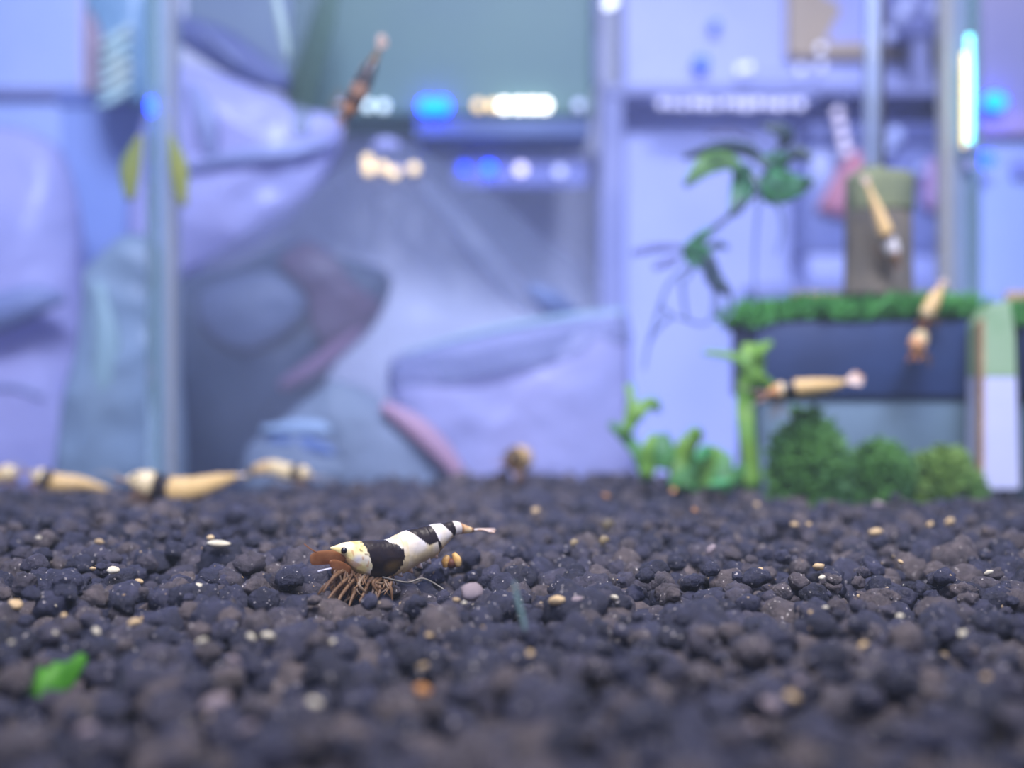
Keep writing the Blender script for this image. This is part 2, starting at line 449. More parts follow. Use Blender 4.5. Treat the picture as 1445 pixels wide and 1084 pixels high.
# ------------------------------------------------------------------ shrimps
LEGM = mat('shrimp_leg', (166, 130, 92), 0.4, (128, 94, 64), 60, translucent=0.4, trans=.15)
LEGP = mat('pale_bristle', (192, 168, 136), 0.4, (150, 122, 92), 60, translucent=0.4, trans=.2)
EYEM = mat('shrimp_eye', (18, 14, 20), 0.15, spec=0.8)
ANTM = mat('shrimp_antenna', (190, 180, 165), 0.4, translucent=0.3)
SCALEM = mat('antennal_scale', (196, 138, 88), 0.4, (166, 108, 62), 50, translucent=0.45, trans=.3)
FANM = mat('tail_fan', (214, 160, 104), 0.4, (236, 224, 210), 50, translucent=0.3)
SKIN = mat('shrimp_shell', (255, 255, 255), 0.34, attr='paint', spec=0.45, bump=0.25, bscale=110)
CRM, WHT, YEL, BLK, BRN, GLD, ORG, TANL = [s2l(c) for c in ((230, 206, 150), (226, 218, 206), (252, 228, 142), (30, 20, 18), (92, 70, 34), (224, 186, 116), (206, 148, 92), (214, 180, 120))]
def mixc(a, b, t): return tuple(x + (y - x) * t for x, y in zip(a, b))

def make_shrimp(label, spine, rad, bands, legs_to=None, nlegs=5, up=(0, 0, 1), fan=1.0, antennae=True, group='shrimps seen blurred in the tank', pose_down=None):
    """spine: (px, py, Y) from the head tip to the tail root; rad: half-height in pixels; bands: [(u_end, colour)]"""
    pts = [P(*s) for s in spine]
    base = min(pts, key=lambda p: p.z).copy()
    root = thing('shrimp', label, 'shrimp', base, group)
    u_ = [0, .05, .12, .22, .34, .48, .6, .72, .82, .9, .96, 1]
    q = [.12, .42, .72, .95, 1.0, .98, .9, .74, .58, .42, .3, .2]
    N, n = 56, 20
    ctr = [Vector(c) for c in catmull([tuple(p) for p in pts], N)]
    Ymid = sum(p.y for p in pts) / len(pts)
    R = rad / F * Ymid
    rr = []
    for i in range(N):
        u = i / (N - 1)
        r = np.interp(u, u_, q)
        seg = ((u * 7.5) % 1.0)
        if u > 0.36: r *= 1.03 - 0.07 * seg
        rr.append(R * r)
    V, Fc = loft(ctr, [r * 0.78 for r in rr], rr, n, up)
    cols = []
    for i in range(N):
        for j in range(n):
            v = V[i * n + j]; u = i / (N - 1) + 0.035 * noise.noise(v * 40)
            c = bands[-1][1]
            for e, cc in bands:
                if u < e: c = cc; break
            cols.append((*c, 1))
    mesh_obj('body', (V, Fc), SKIN, root, cols=cols)
    d0 = (ctr[1] - ctr[6]).normalized(); upv = Vector(up).normalized()
    side = d0.cross(upv).normalized(); upv = side.cross(d0).normalized()
    e = ctr[5]
    for s in (-1, 1): mesh_obj('eye', ball(e + side * s * R * 0.42 + upv * R * 0.3, R * 0.17, 10, 6), EYEM, root)
    for s in (-1, 1):
        a = ctr[2] + side * s * R * 0.2 - upv * R * 0.15
        mesh_obj('antennal_scale', loft([a, a + d0 * R * 0.6 + side * s * R * 0.15, a + d0 * R * 1.1 + side * s * R * 0.2], [R * .1, R * .26, R * .05], [R * .05] * 3, 8, upv, rings=7), SCALEM, root)
        if antennae:
            mesh_obj('antenna', loft([a, a + d0 * R * 1.6 + side * s * R * .6 + upv * R * .4, a + d0 * R * 2.6 + side * s * R * 1.5 + upv * R * .2], [R * .06, R * .04, R * .02], [R * .06, R * .04, R * .02], 6, upv, rings=10), ANTM, root)
    dn = -upv if pose_down is None else Vector(pose_down)
    for k in range(nlegs):
        c = ctr[int(N * (0.13 + 0.05 * k))]
        for s in (-1, 1):
            a = c + side * s * R * 0.3 - upv * R * 0.6
            kn = a + side * s * R * 0.55 + dn * R * 0.45 + d0 * R * 0.35
            ft = kn + side * s * R * 0.25 + dn * R * 0.85 + d0 * R * (0.35 - 0.22 * k)
            mesh_obj('leg', loft([a, kn, ft], [R * .09, R * .07, R * .035], [R * .09, R * .07, R * .035], 6, d0, rings=7), LEGM, root)
    for k in range(4):
        c = ctr[int(N * (0.46 + 0.09 * k))]
        for s in (-1, 1):
            a = c + side * s * R * 0.25 - upv * R * (0.75 - .12 * k)
            mesh_obj('swimmeret', loft([a, a + dn * R * .3 - d0 * R * .1, a + dn * R * .5 - d0 * R * .25], [R * .06, R * .13, R * .04], [R * .04] * 3, 6, side, rings=5), FANM, root)
    dt = (ctr[-1] - ctr[-5]).normalized(); st = dt.cross(upv).normalized(); ut = st.cross(dt)
    if fan:
        for k in (-2, -1, 0, 1, 2):
            a = ctr[-1]; d = (dt + st * 0.28 * k).normalized()
            L = R * (1.25 - 0.1 * abs(k)) * fan
            mesh_obj('tail_fan_blade', loft([a - dt * R * .05, a + d * L * .55, a + d * L], [R * .1, R * .25, R * .12], [R * .05, R * .04, R * .02], 8, ut, rings=7), FANM, root)
    return root

# the sharp shrimp
def main_shrimp():
    def Z(zx, zy, dY=0.0):
        px, py = 400 + zx / 4.014, 690 + zy / 4.014
        Y = 1.44 + (zx - 268) / (1090 - 268) * 0.15 + dY
        return P(px, py, Y)
    prof = [(266, 333, 341), (280, 325, 352), (300, 319, 372), (322, 310, 395), (345, 303, 425), (372, 299, 455), (400, 297, 478), (430, 294, 490), (470, 291, 503), (520, 290, 512), (560, 289, 510), (600, 282, 499),
            (640, 263, 486), (680, 240, 470), (720, 227, 450), (760, 221, 430), (800, 213, 408), (840, 203, 388), (870, 197, 362), (900, 194, 332), (930, 190, 302), (950, 184, 278), (970, 181, 262), (990, 186, 256), (1015, 197, 254),
            (1045, 211, 252), (1070, 220, 248), (1086, 225, 243)]
    root = thing('shrimp', 'black and cream banded shrimp with brown feelers standing in sharp focus on the soil', 'shrimp', Z(500, 660))
    xs = [p[0] for p in prof]; N, n = 260, 64
    zx = np.linspace(266, 1086, N)
    top = np.interp(zx, xs, [p[1] for p in prof]); bot = np.interp(zx, xs, [p[2] for p in prof])
    ker = np.ones(9) / 9
    for arr in (top, bot):
        pad = np.concatenate([np.full(4, arr[0]), arr, np.full(4, arr[-1])]); arr[:] = np.convolve(pad, ker, 'valid')
    segs = [640, 800, 855, 940, 1000, 1062]
    unit = 1 / 4.014 / F
    V, cols = [], []
    for i in range(N):
        c = Z(zx[i], (top[i] + bot[i]) / 2); c2 = Z(zx[i] + 2, 0)
        ax = Vector((c2.x - c.x, c2.y - c.y, 0)).normalized(); sd = Vector((-ax.y, ax.x, 0))
        rv = (bot[i] - top[i]) / 2 * unit * c.y
        k = 1.0
        for s in segs:                       # each plate overlaps the next: a small step behind it
            if s - 45 < zx[i] <= s: k += 0.05 * (zx[i] - s + 45) / 45
        rl = rv * (0.74 if zx[i] > 380 else 0.62 + 0.12 * (zx[i] - 266) / 114) * k
        for j in range(n):
            a = 2 * math.pi * j / n; v = math.sin(a)
            ru = rv * (1 + (k - 1) * 0.6)
            if zx[i] > 640 and v < -0.3: ru *= 1 + 0.05 * math.sin((zx[i] - 640) / 26.0)   # scalloped lower plates
            sh = 1 - 0.22 * max(0, v) ** 3       # keeled back
            p = c + sd * (rl * math.cos(a) * sh) + Vector((0, 0, ru * v))
            nz = noise.noise(p * 60) ; nf = noise.noise(p * 170)
            p += (p - c) * (0.012 * nz + 0.012 * nf)
            V.append(p)
            x = zx[i] + 15 * nf + 7 * nz
            h = zx[i]
            # ---- coat pattern
            if x < 452 - 22 * v:
                col = mixc(YEL, WHT, min(1, max(0, 0.15 + 1.2 * nz + (h - 330) / 420)))
                if v < -0.35 and h < 390: col = mixc(col, ORG, 0.55)
                if nf > 0.36: col = mixc(col, ORG, 0.6)
                if h > 400 and v > .2 and nf < -.3: col = mixc(col, BRN, 0.7)
                if v < -0.72: col = mixc(col, BRN, 0.5)
            elif x < 642 - 72 * v * v:
                t = max(0, 1 - math.hypot((h - 575) / 60, (v + 0.35) / 0.42))
                col = mixc(BLK, BRN, min(1, t * 1.4 + 0.25 * max(0, nz)))
            else:
                tint = min(1, max(0, 0.62 - 0.55 * v + 1.1 * nz + (.35 if h < 668 else 0)))
                col = mixc(WHT, CRM, tint)
                col = mixc(col, TANL, min(.85, max(0, -.1 - v) * 1.3))
                if v < -0.85 and h < 720: col = mixc(col, GLD, 0.5)
                xj = h + 3 * nf
                if v > 0.02: blk = 695 + 95 * (1 - v) < xj < 826 + 18 * (1 - v)
                else: blk = 836 + 30 * (-v) < xj < 850 + 40 * (-v)
                if 888 + 42 * (1 - v) * (1 if v > -.2 else 0.9) < xj < 953 + (6 * (1 - v) if v < 0.4 else 0): blk = True
                if blk: col = BLK
                elif xj > 1063: col = mixc(BLK, ORG, 0.25)
                elif xj > 1000: col = mixc(ORG, CRM, 0.45 + 0.5 * nf) if xj > 1012 else mixc(ORG, BRN, 0.3)
                elif 953 < xj <= 1000: col = mixc(WHT, CRM, 0.3)
            cols.append((*col, 1))
    Fc = [(i * n + j, i * n + (j + 1) % n, (i + 1) * n + (j + 1) % n, (i + 1) * n + j) for i in range(N - 1) for j in range(n)]
    Fc += [tuple(range(n - 1, -1, -1)), tuple((N - 1) * n + j for j in range(n))]
    mesh_obj('body', (V, Fc), SKIN, root, cols=cols)
    mesh_obj('eye', ball(Z(343, 349, -0.0125), 0.0042, 16, 10), EYEM, root)
    mesh_obj('eye', ball(Z(343, 349, 0.0135), 0.0042, 16, 10), EYEM, root)
    for dy in (-0.008, 0.010):
        mesh_obj('antennal_scale', loft([Z(345, 412, dy), Z(290, 392 + 300 * (dy - .01), dy), Z(235, 392 + 300 * (dy - .01), dy), Z(182, 398 + 300 * (dy - .01), dy), Z(158, 406, dy), Z(151, 409, dy)], [.0012, .0016, .0016, .0014, .0012, .0006],
                 [.0055, .0078, .0088, .0082, .0058, .0016], 12, rings=20), SCALEM, root)
        mesh_obj('antennule', loft([Z(300, 372, dy), Z(220, 372, dy), Z(160, 345, dy), Z(118, 312, dy)], [.0013, .0011, .0009, .0006], [.0013, .0011, .0009, .0006], 6, rings=16), SCALEM, root)
    mesh_obj('antenna', loft([Z(330, 440, -.01), Z(282, 449, -.012), Z(240, 457, -.014), Z(195, 468, -.016)], .0011, .0011, 6, rings=12), mat('white_antenna', (225, 222, 226), 0.35), root)
    mesh_obj('antenna', loft([Z(560, 500, -.016), Z(700, 530, -.028), Z(790, 508, -.036), Z(880, 552, -.05), Z(940, 598, -.07), Z(980, 632, -.085)], .0014, .0014, 6, rings=30), mat('olive_antenna', (112, 106, 92), 0.5), root)
    legs = [((360, 455), (300, 500), (245, 585)), ((390, 478), (320, 560), (262, 640)), ((420, 488), (350, 590), (318, 668)), ((450, 498), (410, 600), (392, 672)), ((490, 505), (470, 590), (452, 640)),
            ((525, 508), (560, 570), (545, 640)), ((560, 505), (620, 560), (640, 640))]
    for k, (a, b, c) in enumerate(legs):
        for s in (-1, 1):
            d = 0.013 * s; jx = 14 * s
            mesh_obj('leg', loft([Z(*a, d * .6), Z(b[0] + jx, b[1], d * 1.9), Z(c[0] + jx * 1.6, c[1] - (12 if s > 0 else 0), d * 2.4)], [.0030, .0024, .0012], [.0030, .0024, .0012], 8, (0, 1, 0), rings=12), LEGM, root)
    r2 = random.Random(5)
    mesh_obj('antennal_scale', loft([Z(378, 468, -.012), Z(330, 452, -.014), Z(285, 425, -.014), Z(262, 412, -.013)], [.0014] * 4, [.006, .0085, .006, .002], 12, rings=12), SCALEM, root)
    for k in range(150):                # feathery mouth limbs and leg bristles held under the head
        x0 = r2.uniform(335, 620); y0 = np.interp(x0, [330, 400, 560, 620], [425, 480, 505, 492])
        tx = x0 + r2.gauss(-45, 55) * (1.0 if x0 < 480 else .6); ty = y0 + r2.uniform(30, 190) * (1 if x0 < 510 else .7)
        dd = r2.uniform(-.024, .016); w = r2.uniform(.0007, .0022)
        mesh_obj('mouth_limb', loft([Z(x0, y0 - 6, dd * .5), Z((x0 + tx) / 2 + r2.uniform(-45, 45), (y0 + ty) / 2 + r2.uniform(-20, 20), dd), Z(tx, ty, dd * 1.3)], [w, w * 1.3, w * .5], [w * .7, w * .9, w * .4], 6, (0, 1, 0), rings=8), LEGM if k % 3 else LEGP, root)
    for x0, y0 in ((660, 470), (720, 448), (775, 424), (822, 396), (862, 366)):
        for s in (-1, 1):
            mesh_obj('swimmeret', loft([Z(x0 - 12, y0 - 16, .008 * s), Z(x0 - 6, y0 + 10, .011 * s), Z(x0 + 12, y0 + 26, .011 * s)], [.0012] * 3, [.0035, .0045, .0012], 8, (1, 0, .2), rings=7), FANM, root)
    for k, (tx, ty, dy) in enumerate(((1204, 236, 0), (1196, 230, .020), (1198, 240, -.016), (1176, 228, .034), (1180, 246, -.026))):
        mesh_obj('tail_fan_blade', loft([Z(1076, 234), Z(1135, 230, dy * .5), Z(1180, 231 if k < 1 else ty, dy * .9), Z(tx, ty, dy)], [.0018, .0065, .0062, .0012], [.0022, .0018, .0014, .0008], 10, rings=12), FANM, root)
    return root
main_shrimp()

B1 = [(.2, CRM), (.36, BLK), (1.1, GLD)]
make_shrimp('reflected golden shrimp with cream head and dark collar low before the pale glass', [(44, 667, 2.85), (60, 674, 2.86), (78, 681, 2.88), (112, 682, 2.9), (152, 690, 2.92)], 14, B1)  # mirror image in the side glass, built as a solid shrimp
make_shrimp('largest golden shrimp with a black collar, in front of the grey-green glass corner', [(178, 676, 2.62), (205, 681, 2.63), (230, 690, 2.65), (268, 690, 2.68), (306, 680, 2.72), (334, 672, 2.76)], 19, [(.24, CRM), (.42, BLK), (.98, GLD), (1.1, CRM)], fan=.6)
make_shrimp('small cream shrimp with dark bands and arched back behind the largest golden shrimp', [(440, 671, 3.0), (425, 667, 3.0), (408, 667, 3.02), (384, 660, 3.04), (360, 664, 3.05), (344, 674, 3.06)], 12, [(.18, CRM), (.3, BLK), (.62, CRM), (.78, TANL), (.9, BRN), (1.1, CRM)], fan=.7)
make_shrimp('golden shrimp at the edge of the picture, mostly cut off', [(26, 668, 2.95), (10, 668, 2.95), (-8, 674, 2.96), (-40, 682, 2.98)], 12, [(.4, CRM), (1.1, GLD)])
make_shrimp('golden brown shrimp seen end-on at the back of the bare soil', [(713, 650, 3.12), (728, 648, 3.16), (741, 647, 3.24), (748, 652, 3.34)], 18, [(.3, BRN), (1.1, GLD)], fan=.5, antennae=False)
make_shrimp('golden shrimp swimming in front of the dark platform, tail fan spread', [(1080, 557, 2.72), (1098, 553, 2.72), (1120, 549, 2.72), (1150, 546, 2.72), (1178, 543, 2.72), (1194, 539, 2.72)], 16, [(.2, ORG), (.26, CRM), (.4, BLK), (1.1, GLD)], nlegs=5, up=(0.05, -1, .55), fan=1.3, pose_down=(0, .1, -1))
make_shrimp('pale golden shrimp facing the lens in front of the dark platform', [(1291, 497, 2.86), (1294, 487, 2.88), (1300, 478, 2.94), (1306, 474, 2.99)], 15, [(.3, ORG), (.62, CRM), (1.1, GLD)], fan=0, antennae=False)
make_shrimp('golden shrimp clinging to the moss edge with its tail raised', [(1304, 450, 2.96), (1308, 442, 2.96), (1316, 428, 2.96), (1323, 414, 2.97), (1328, 404, 2.97)], 13, [(.3, CRM), (1.1, GLD)], up=(-.6, -.8, .3), antennae=False, fan=.7)
make_shrimp('golden shrimp climbing head down on the brown sponge cylinder', [(1266, 372, 2.98), (1258, 350, 2.97), (1249, 326, 2.97), (1238, 296, 2.975), (1224, 260, 2.98)], 13, [(.18, ORG), (.36, WHT), (.46, BLK), (1.1, GLD)], up=(0.1, -1, .1), fan=.8)
make_shrimp('dark brown shrimp swimming high up before the light hood', [(486, 168, 2.75), (498, 146, 2.75), (510, 122, 2.75), (522, 96, 2.75), (534, 70, 2.76)], 15, [(.2, s2l((160, 112, 74))), (.34, BLK), (.52, s2l((122, 88, 62))), (.8, BLK), (1.1, BRN)], up=(.7, -.3, .5), fan=1.3)

# ------------------------------------------------------------------ little things on the soil
def ground(px, py, lift=0.03):
    Y = (CAMZ - lift) * F / (py - CY); return P(px, py, Y)
# orange husk by the shrimp's tail
g = ground(638, 800, 0.03)
husk = thing('husk', 'small split orange-brown seed husk lying below the banded shrimp', 'husk', g)
HUSK = mat('husk_shell', (206, 146, 62), 0.5, (236, 196, 120), 60, .5, 140)
HUSKD = mat('husk_inside', (112, 64, 34), 0.6, (80, 44, 26), 60)
def Hk(px, py, dy=0): return P(px, py, g.y + dy)
mesh_obj('shell_half', loft([Hk(629, 800), Hk(629, 792, -.002), Hk(632, 784)], [.004, .006, .003], [.004, .005, .003], 10, (0, 1, 0), rings=9), HUSK, husk)
mesh_obj('shell_half', loft([Hk(647, 799), Hk(645, 790, -.002), Hk(640, 781)], [.004, .006, .003], [.004, .005, .003], 10, (0, 1, 0), rings=9), HUSK, husk)
mesh_obj('inner_seed', ball(Hk(637, 795), .0085, 12, 8, (1, .8, .9)), HUSKD, husk)

def snail(px, py, s, label, col, col2):
    c = ground(px, py, 0.035); R = s / F * c.y
    t = thing('snail', label, 'snail', c - Vector((0, 0, R)))
    pts, rr = [], []
    for i in range(40):
        a = i / 39 * 2.6 * 2 * math.pi; k = math.exp(-0.16 * a)
        pts.append(c + Vector((R * .62 * k * math.cos(a), -R * .06 * a, R * .62 * k * math.sin(a)))); rr.append(R * .52 * k)
    mesh_obj('shell', loft(pts, rr, rr, 10, (0, 1, 0)), mat('snail_shell_%d' % px, col, 0.35, col2, 40), t)
    mesh_obj('foot', loft([c + Vector((-R * .9, 0, -R * .85)), c + Vector((0, 0, -R * .75)), c + Vector((R * 1.1, 0, -R * .85))], [R * .2, R * .4, R * .12], [R * .1, R * .22, R * .06], 8, rings=9), mat('snail_foot', (92, 84, 70), .5), t)
snail(851, 764, 9, 'small round tan snail with a coiled shell on the soil beyond the banded shrimp', (150, 132, 92), (112, 96, 66))
snail(856, 742, 11, 'olive-brown snail just behind the round tan snail', (112, 100, 72), (84, 76, 58))
snail(809, 767, 7, 'small pale snail with a tall shell beside the round tan snail', (176, 156, 112), (120, 104, 74))

def flat_leaf(nm, label, cat, pts, hw, th, m, up, group=None, vein=None):
    t = thing(nm, label, cat, pts[0], group)
    mesh_obj('blade', loft(pts, hw, th, 14, up, rings=18), m, t)
    if vein: mesh_obj('midrib', loft([p + Vector(up).normalized() * max(th) for p in pts], min(hw) * .3 + .0008, .001, 6, up, rings=14), vein, t)
    return t
GRN = mat('fresh_green', (92, 168, 38), 0.5, (60, 132, 26), 30, .2, 80, translucent=.35)
GRND = mat('fresh_green_rib', (70, 128, 34), 0.5)
# green leaf scrap near the lens
gy = 1.03
sc_t = thing('leaf_scrap', 'torn scrap of bright green leaf lying on the soil near the lens', 'leaf', P(76, 985, gy))
V, Fc = pillow([(42, 978), (44, 962), (52, 954), (54, 942), (66, 944), (74, 936), (88, 938), (100, 930), (110, 940), (106, 958), (100, 972), (84, 982), (60, 985)], gy, .006, .004, 30, 3)
V = [Vector((v.x, v.y + (v.z - .012) * .9 + .012 * math.sin(v.x * 90), v.z)) for v in V]
mesh_obj('blade', (V, Fc), GRN, sc_t)
mesh_obj('midrib', loft([P(48, 974, gy - .012), P(78, 962, gy - .004), P(106, 944, gy + .012)], [.0016, .0014, .0008], .0012, 6, rings=10), GRND, sc_t)
# thread of algae
g = ground(739, 884, .045)
al = thing('algae_strand', 'thin curved grey-green strand standing up from the soil', 'algae', g)
mesh_obj('strand', loft([P(741, 890, g.y), P(738, 874, g.y), P(733, 856, g.y), P(729, 840, g.y), P(726, 822, g.y)], [.0018, .0024, .0026, .0022, .0012], [.0012] * 5, 8, (0, 1, 0), rings=20), mat('algae_strand', (150, 176, 160), .5, (124, 156, 138), 40), al)
# cream flake
g = ground(308, 768, .05)
fl = thing('flake', 'flat cream flake lying on the soil before the row of golden shrimps', 'flake', g)
mesh_obj('plate', loft([P(293, 766, g.y), P(302, 767, g.y), P(315, 768, g.y), P(325, 768, g.y)], [.004, .010, .010, .004], [.002, .005, .005, .002], 10, rings=10), CREAM, fl)
mesh_obj('crumb', ball(P(297, 759, g.y + .02), .006, 10, 7, (1, .8, .7)), TAN, fl)

# ------------------------------------------------------------------ mossy platforms, sponge filter, pale reflection
NAVY = mat('dark_platform', (38, 58, 96), 0.6, (32, 48, 80), 5, .3, 60)
SLATE = mat('platform_foot', (104, 126, 138), 0.7, (90, 112, 118), 3, .3, 50)
MOSS = mat('carpet_moss', (104, 184, 88), 0.6, (66, 140, 62), 10, translucent=.35)
TANE = mat('tan_edge', (196, 158, 110), .5, (170, 130, 90), 8)
def blades(n, place, r3, hmin, hmax, w):
    V, Fc = [], []
    for _ in range(n):
        p, nrm = place(r3)
        h = r3.uniform(hmin, hmax); d = (nrm + Vector((r3.gauss(0, .45), r3.gauss(0, .45), r3.gauss(0, .3)))).normalized()
        s = d.cross(Vector((r3.random(), r3.random(), r3.random()))).normalized() * w; t = d.cross(s)
        q = p + d * h * .55 + s * .3; k = len(V)
        V += [p + s * .5, p - s * .25 + t * .4, p - s * .25 - t * .4, q + s * .8, q - s * .4 + t * .6, q - s * .4 - t * .6, p + d * h]
        Fc += [(k, k + 1, k + 4, k + 3), (k + 1, k + 2, k + 5, k + 4), (k + 2, k, k + 3, k + 5), (k + 3, k + 4, k + 6), (k + 4, k + 5, k + 6), (k + 5, k + 3, k + 6)]
    return V, Fc
def platform(px0, px1, label, n, rim=True):
    Yf, Yb = 3.02, 3.36
    x0, x1 = (px0 - CX) / F * Yf, (px1 - CX) / F * Yf
    zt = P(0, 452, Yf).z; zm = P(0, 562, Yf).z
    t = thing('moss_platform', label, 'platform', ((x0 + x1) / 2, (Yf + Yb) / 2, -.03))
    mesh_obj('block', box(x0, x1, Yf, Yb, zm, zt, .012), NAVY, t)
    mesh_obj('foot', box(x0 + .015, x1 - .01, Yf + .02, Yb - .02, -.05, zm, .008), SLATE, t)
    mesh_obj('rim', box(x0 + .30 * (x1 - x0), x1, Yb - .03, Yb - .01, zt - .02, P(0, 412, Yb).z, .004), TANE, t)
    def place(r):
        x = r.uniform(x0 - .02, x1 + .005); y = r.uniform(Yf - .012, Yb - .02)
        u = (x - x0) / (x1 - x0)
        z = zt + .018 * min(1, max(0, u * 3)) + .03 * noise.noise(Vector((x * 7, y * 7, 2)))*.6 - .01
        return Vector((x, y, z)), Vector((0, -.15, 1))
    o = mesh_obj('moss', blades(n, place, random.Random(px0), .035, .085, .011), MOSS, t, smooth=False); tag(o, kind='stuff')
    return t
platform(1066, 1383, 'dark navy platform topped with green moss, carrying the brown sponge cylinder', 3600)
platform(1447, 1600, 'mirrored dark mossy platform cut off by the picture edge beyond the pale reflection', 1500)  # reflection of the main platform, built as a second solid one

SPONGE = mat('brown_sponge', (118, 108, 88), 0.9, (92, 86, 74), 9, .9, 70)
SPONGE2 = mat('olive_sponge_band', (128, 134, 92), 0.9, (108, 116, 84), 12, .9, 70)
TUBE = glass_mat('clear_tube', (0.84, 0.88, 0.92), .38, (204, 216, 228), 1.25)
AIR = mat('dark_air_line', (70, 66, 66), .5)
sf = thing('sponge_filter', 'brown cylindrical sponge filter with a clear lift tube on the mossy platform', 'filter', P(1240, 412, 3.16))
def cyl(px0, px1, pyt, pyb, Y, prof):
    a, b = P((px0 + px1) / 2, pyb, Y), P((px0 + px1) / 2, pyt, Y); r = (px1 - px0) / 2 / F * Y
    pts = [a + (b - a) * t for t, _ in prof]
    return loft(pts, [r * k for _, k in prof], [r * k for _, k in prof], 32, (0, 1, 0))
mesh_obj('sponge', cyl(1192, 1286, 300, 420, 3.13, [(0, 1.02), (.05, 1.04), (.1, 1.0), (.5, .98), (.95, .97), (1, .94)]), SPONGE, sf)
mesh_obj('sponge_cap', cyl(1194, 1288, 246, 301, 3.13, [(0, .96), (.1, .99), (.8, 1.0), (.95, .97), (1, .85)]), SPONGE2, sf)
mesh_obj('lift_tube', cyl(1218, 1244, -260, 250, 3.13, [(0, 1), (.5, 1), (1, 1)]), TUBE, sf)
mesh_obj('air_line', cyl(1242, 1249, -260, 262, 3.12, [(0, 1), (.5, 1), (1, 1)]), AIR, sf)
mesh_obj('tube_collar', cyl(1212, 1250, 238, 250, 3.13, [(0, 1.0), (.2, 1.05), (.8, 1.05), (1, 1)]), SPONGE2, sf)

# pale reflection in the glass side, built as a solid post
PREFL = mat('pale_reflection', (206, 208, 226), .45, (192, 198, 224), 4)
PGRN = mat('reflected_green', (158, 184, 140), .6, (140, 172, 124), 8)
pt = thing('pale_reflection', 'pale glass reflection built as a post with slanted green top between the mossy platforms', 'post', P(1412, 690, 2.89))
def prism(poly, Y, d): return slab(poly, Y, d)
mesh_obj('reflection_shaft', prism([(1386, 690), (1388, 532), (1434, 532), (1439, 690)], 2.89, .1), PREFL, pt, smooth=False)
mesh_obj('top', prism([(1388, 531), (1388, 456), (1400, 436), (1424, 424), (1432, 470), (1434, 531)], 2.89, .1), PGRN, pt, smooth=False)
mesh_obj('edge_strip', prism([(1384, 690), (1385, 452), (1389, 450), (1389, 690)], 2.885, .03), TANE, pt, smooth=False)

# ------------------------------------------------------------------ plants
LOBE = mat('lobed_frond', (146, 192, 76), .45, (108, 162, 66), 14, .2, 40, translucent=.4)
LOBE2 = mat('lobed_frond_dark', (104, 168, 90), .45, (76, 138, 74), 14, .2, 40, translucent=.4)
MINT = mat('mint_leaf', (96, 180, 110), .45, translucent=.4)
def frond(parent, pts, hw, m, nm='lobe', dY=0.0, Y=2.9, th=.35):
    Yc = Y + dY
    w = [(PT(p)) for p in pts] if False else [P(x, y, Yc + (i - 1) * .012) for i, (x, y) in enumerate(pts)]
    hw = hw if isinstance(hw, list) else [hw * .8, hw, hw * .75][:len(pts)] + [hw * .6] * max(0, len(pts) - 3)
    a = [h / F * Yc for h in hw]
    V, Fc = loft(w, a, [max(.006, x * th) for x in a], 14, (0, 1, 0), rings=18)
    V = [v + Vector((0, .02 * noise.noise(v * 14), 0)) for v in V]
    return mesh_obj(nm, (V, Fc), m, parent)
tp = thing('frond_plant', 'tallest bright green branching frond rising against the dark platform', 'plant', P(1060, 690, 2.88))
frond(tp, [(1062, 690), (1058, 640), (1052, 590), (1054, 545), (1062, 512), (1062, 486)], [13, 12, 13, 14, 19, 17], LOBE, Y=2.88)
frond(tp, [(1056, 512), (1030, 502), (993, 497)], [9, 6, 4], LOBE, Y=2.88)
frond(tp, [(1066, 500), (1078, 490), (1088, 484)], [9, 7, 4], LOBE, Y=2.88)
frond(tp, [(1062, 530), (1080, 540), (1096, 546)], [12, 9, 4], LOBE, Y=2.88)
frond(tp, [(1050, 660), (1040, 668), (1030, 678)], [8, 8, 4], LOBE2, Y=2.88)
lp = thing('frond_plant', 'forked pale green frond leaning away from the clump at its end', 'plant', P(912, 680, 2.98))
frond(lp, [(915, 680), (900, 640), (882, 616), (861, 598)], [9, 9, 9, 5], LOBE2, Y=2.98)
frond(lp, [(882, 612), (893, 585), (890, 560), (888, 543)], [7, 11, 6, 7], LOBE, Y=2.98)
frond(lp, [(896, 588), (910, 572), (922, 570), (930, 580)], [10, 9, 9, 4], LOBE, Y=2.98)
cp = thing('frond_plant', 'low clump of rounded green lobes between the forked frond and the tall frond', 'plant', P(965, 690, 2.92))
for pts, hw, m in (([(912, 672), (918, 640), (930, 616)], [10, 16, 12], LOBE), ([(935, 662), (938, 640), (934, 612)], [10, 16, 9], LOBE2), ([(958, 690), (958, 655), (974, 618)], [12, 14, 14], LOBE),
                   ([(975, 618), (982, 614), (990, 620)], [12, 12, 8], LOBE), ([(972, 690), (985, 664), (982, 640)], [13, 14, 10], LOBE2), ([(1000, 690), (1004, 655), (1012, 632)], [12, 15, 12], LOBE),
                   ([(1010, 690), (1022, 662), (1024, 640)], [12, 12, 8], LOBE2), ([(945, 684), (968, 672), (990, 676)], [8, 12, 8], LOBE2), ([(1018, 690), (1035, 676), (1050, 676)], [10, 11, 8], LOBE2)):
    frond(cp, pts, hw, m, Y=2.92, dY=random.uniform(-.04, .04))
frond(cp, [(982, 648), (996, 638), (1006, 640)], [7, 10, 6], MINT, Y=2.86)
ml = thing('fallen_leaf', 'small mint green leaf lying flat at the foot of the frond clump', 'leaf', P(1015, 686, 2.76))
mesh_obj('blade', loft([P(998, 686, 2.76), P(1014, 682, 2.77), P(1032, 677, 2.78)], [.008, .028, .012], [.006, .012, .006], 12, rings=12), MINT, ml)
mesh_obj('midrib', loft([P(998, 684, 2.755), P(1014, 679, 2.76), P(1032, 675, 2.77)], .003, .003, 6, rings=8), LOBE, ml)

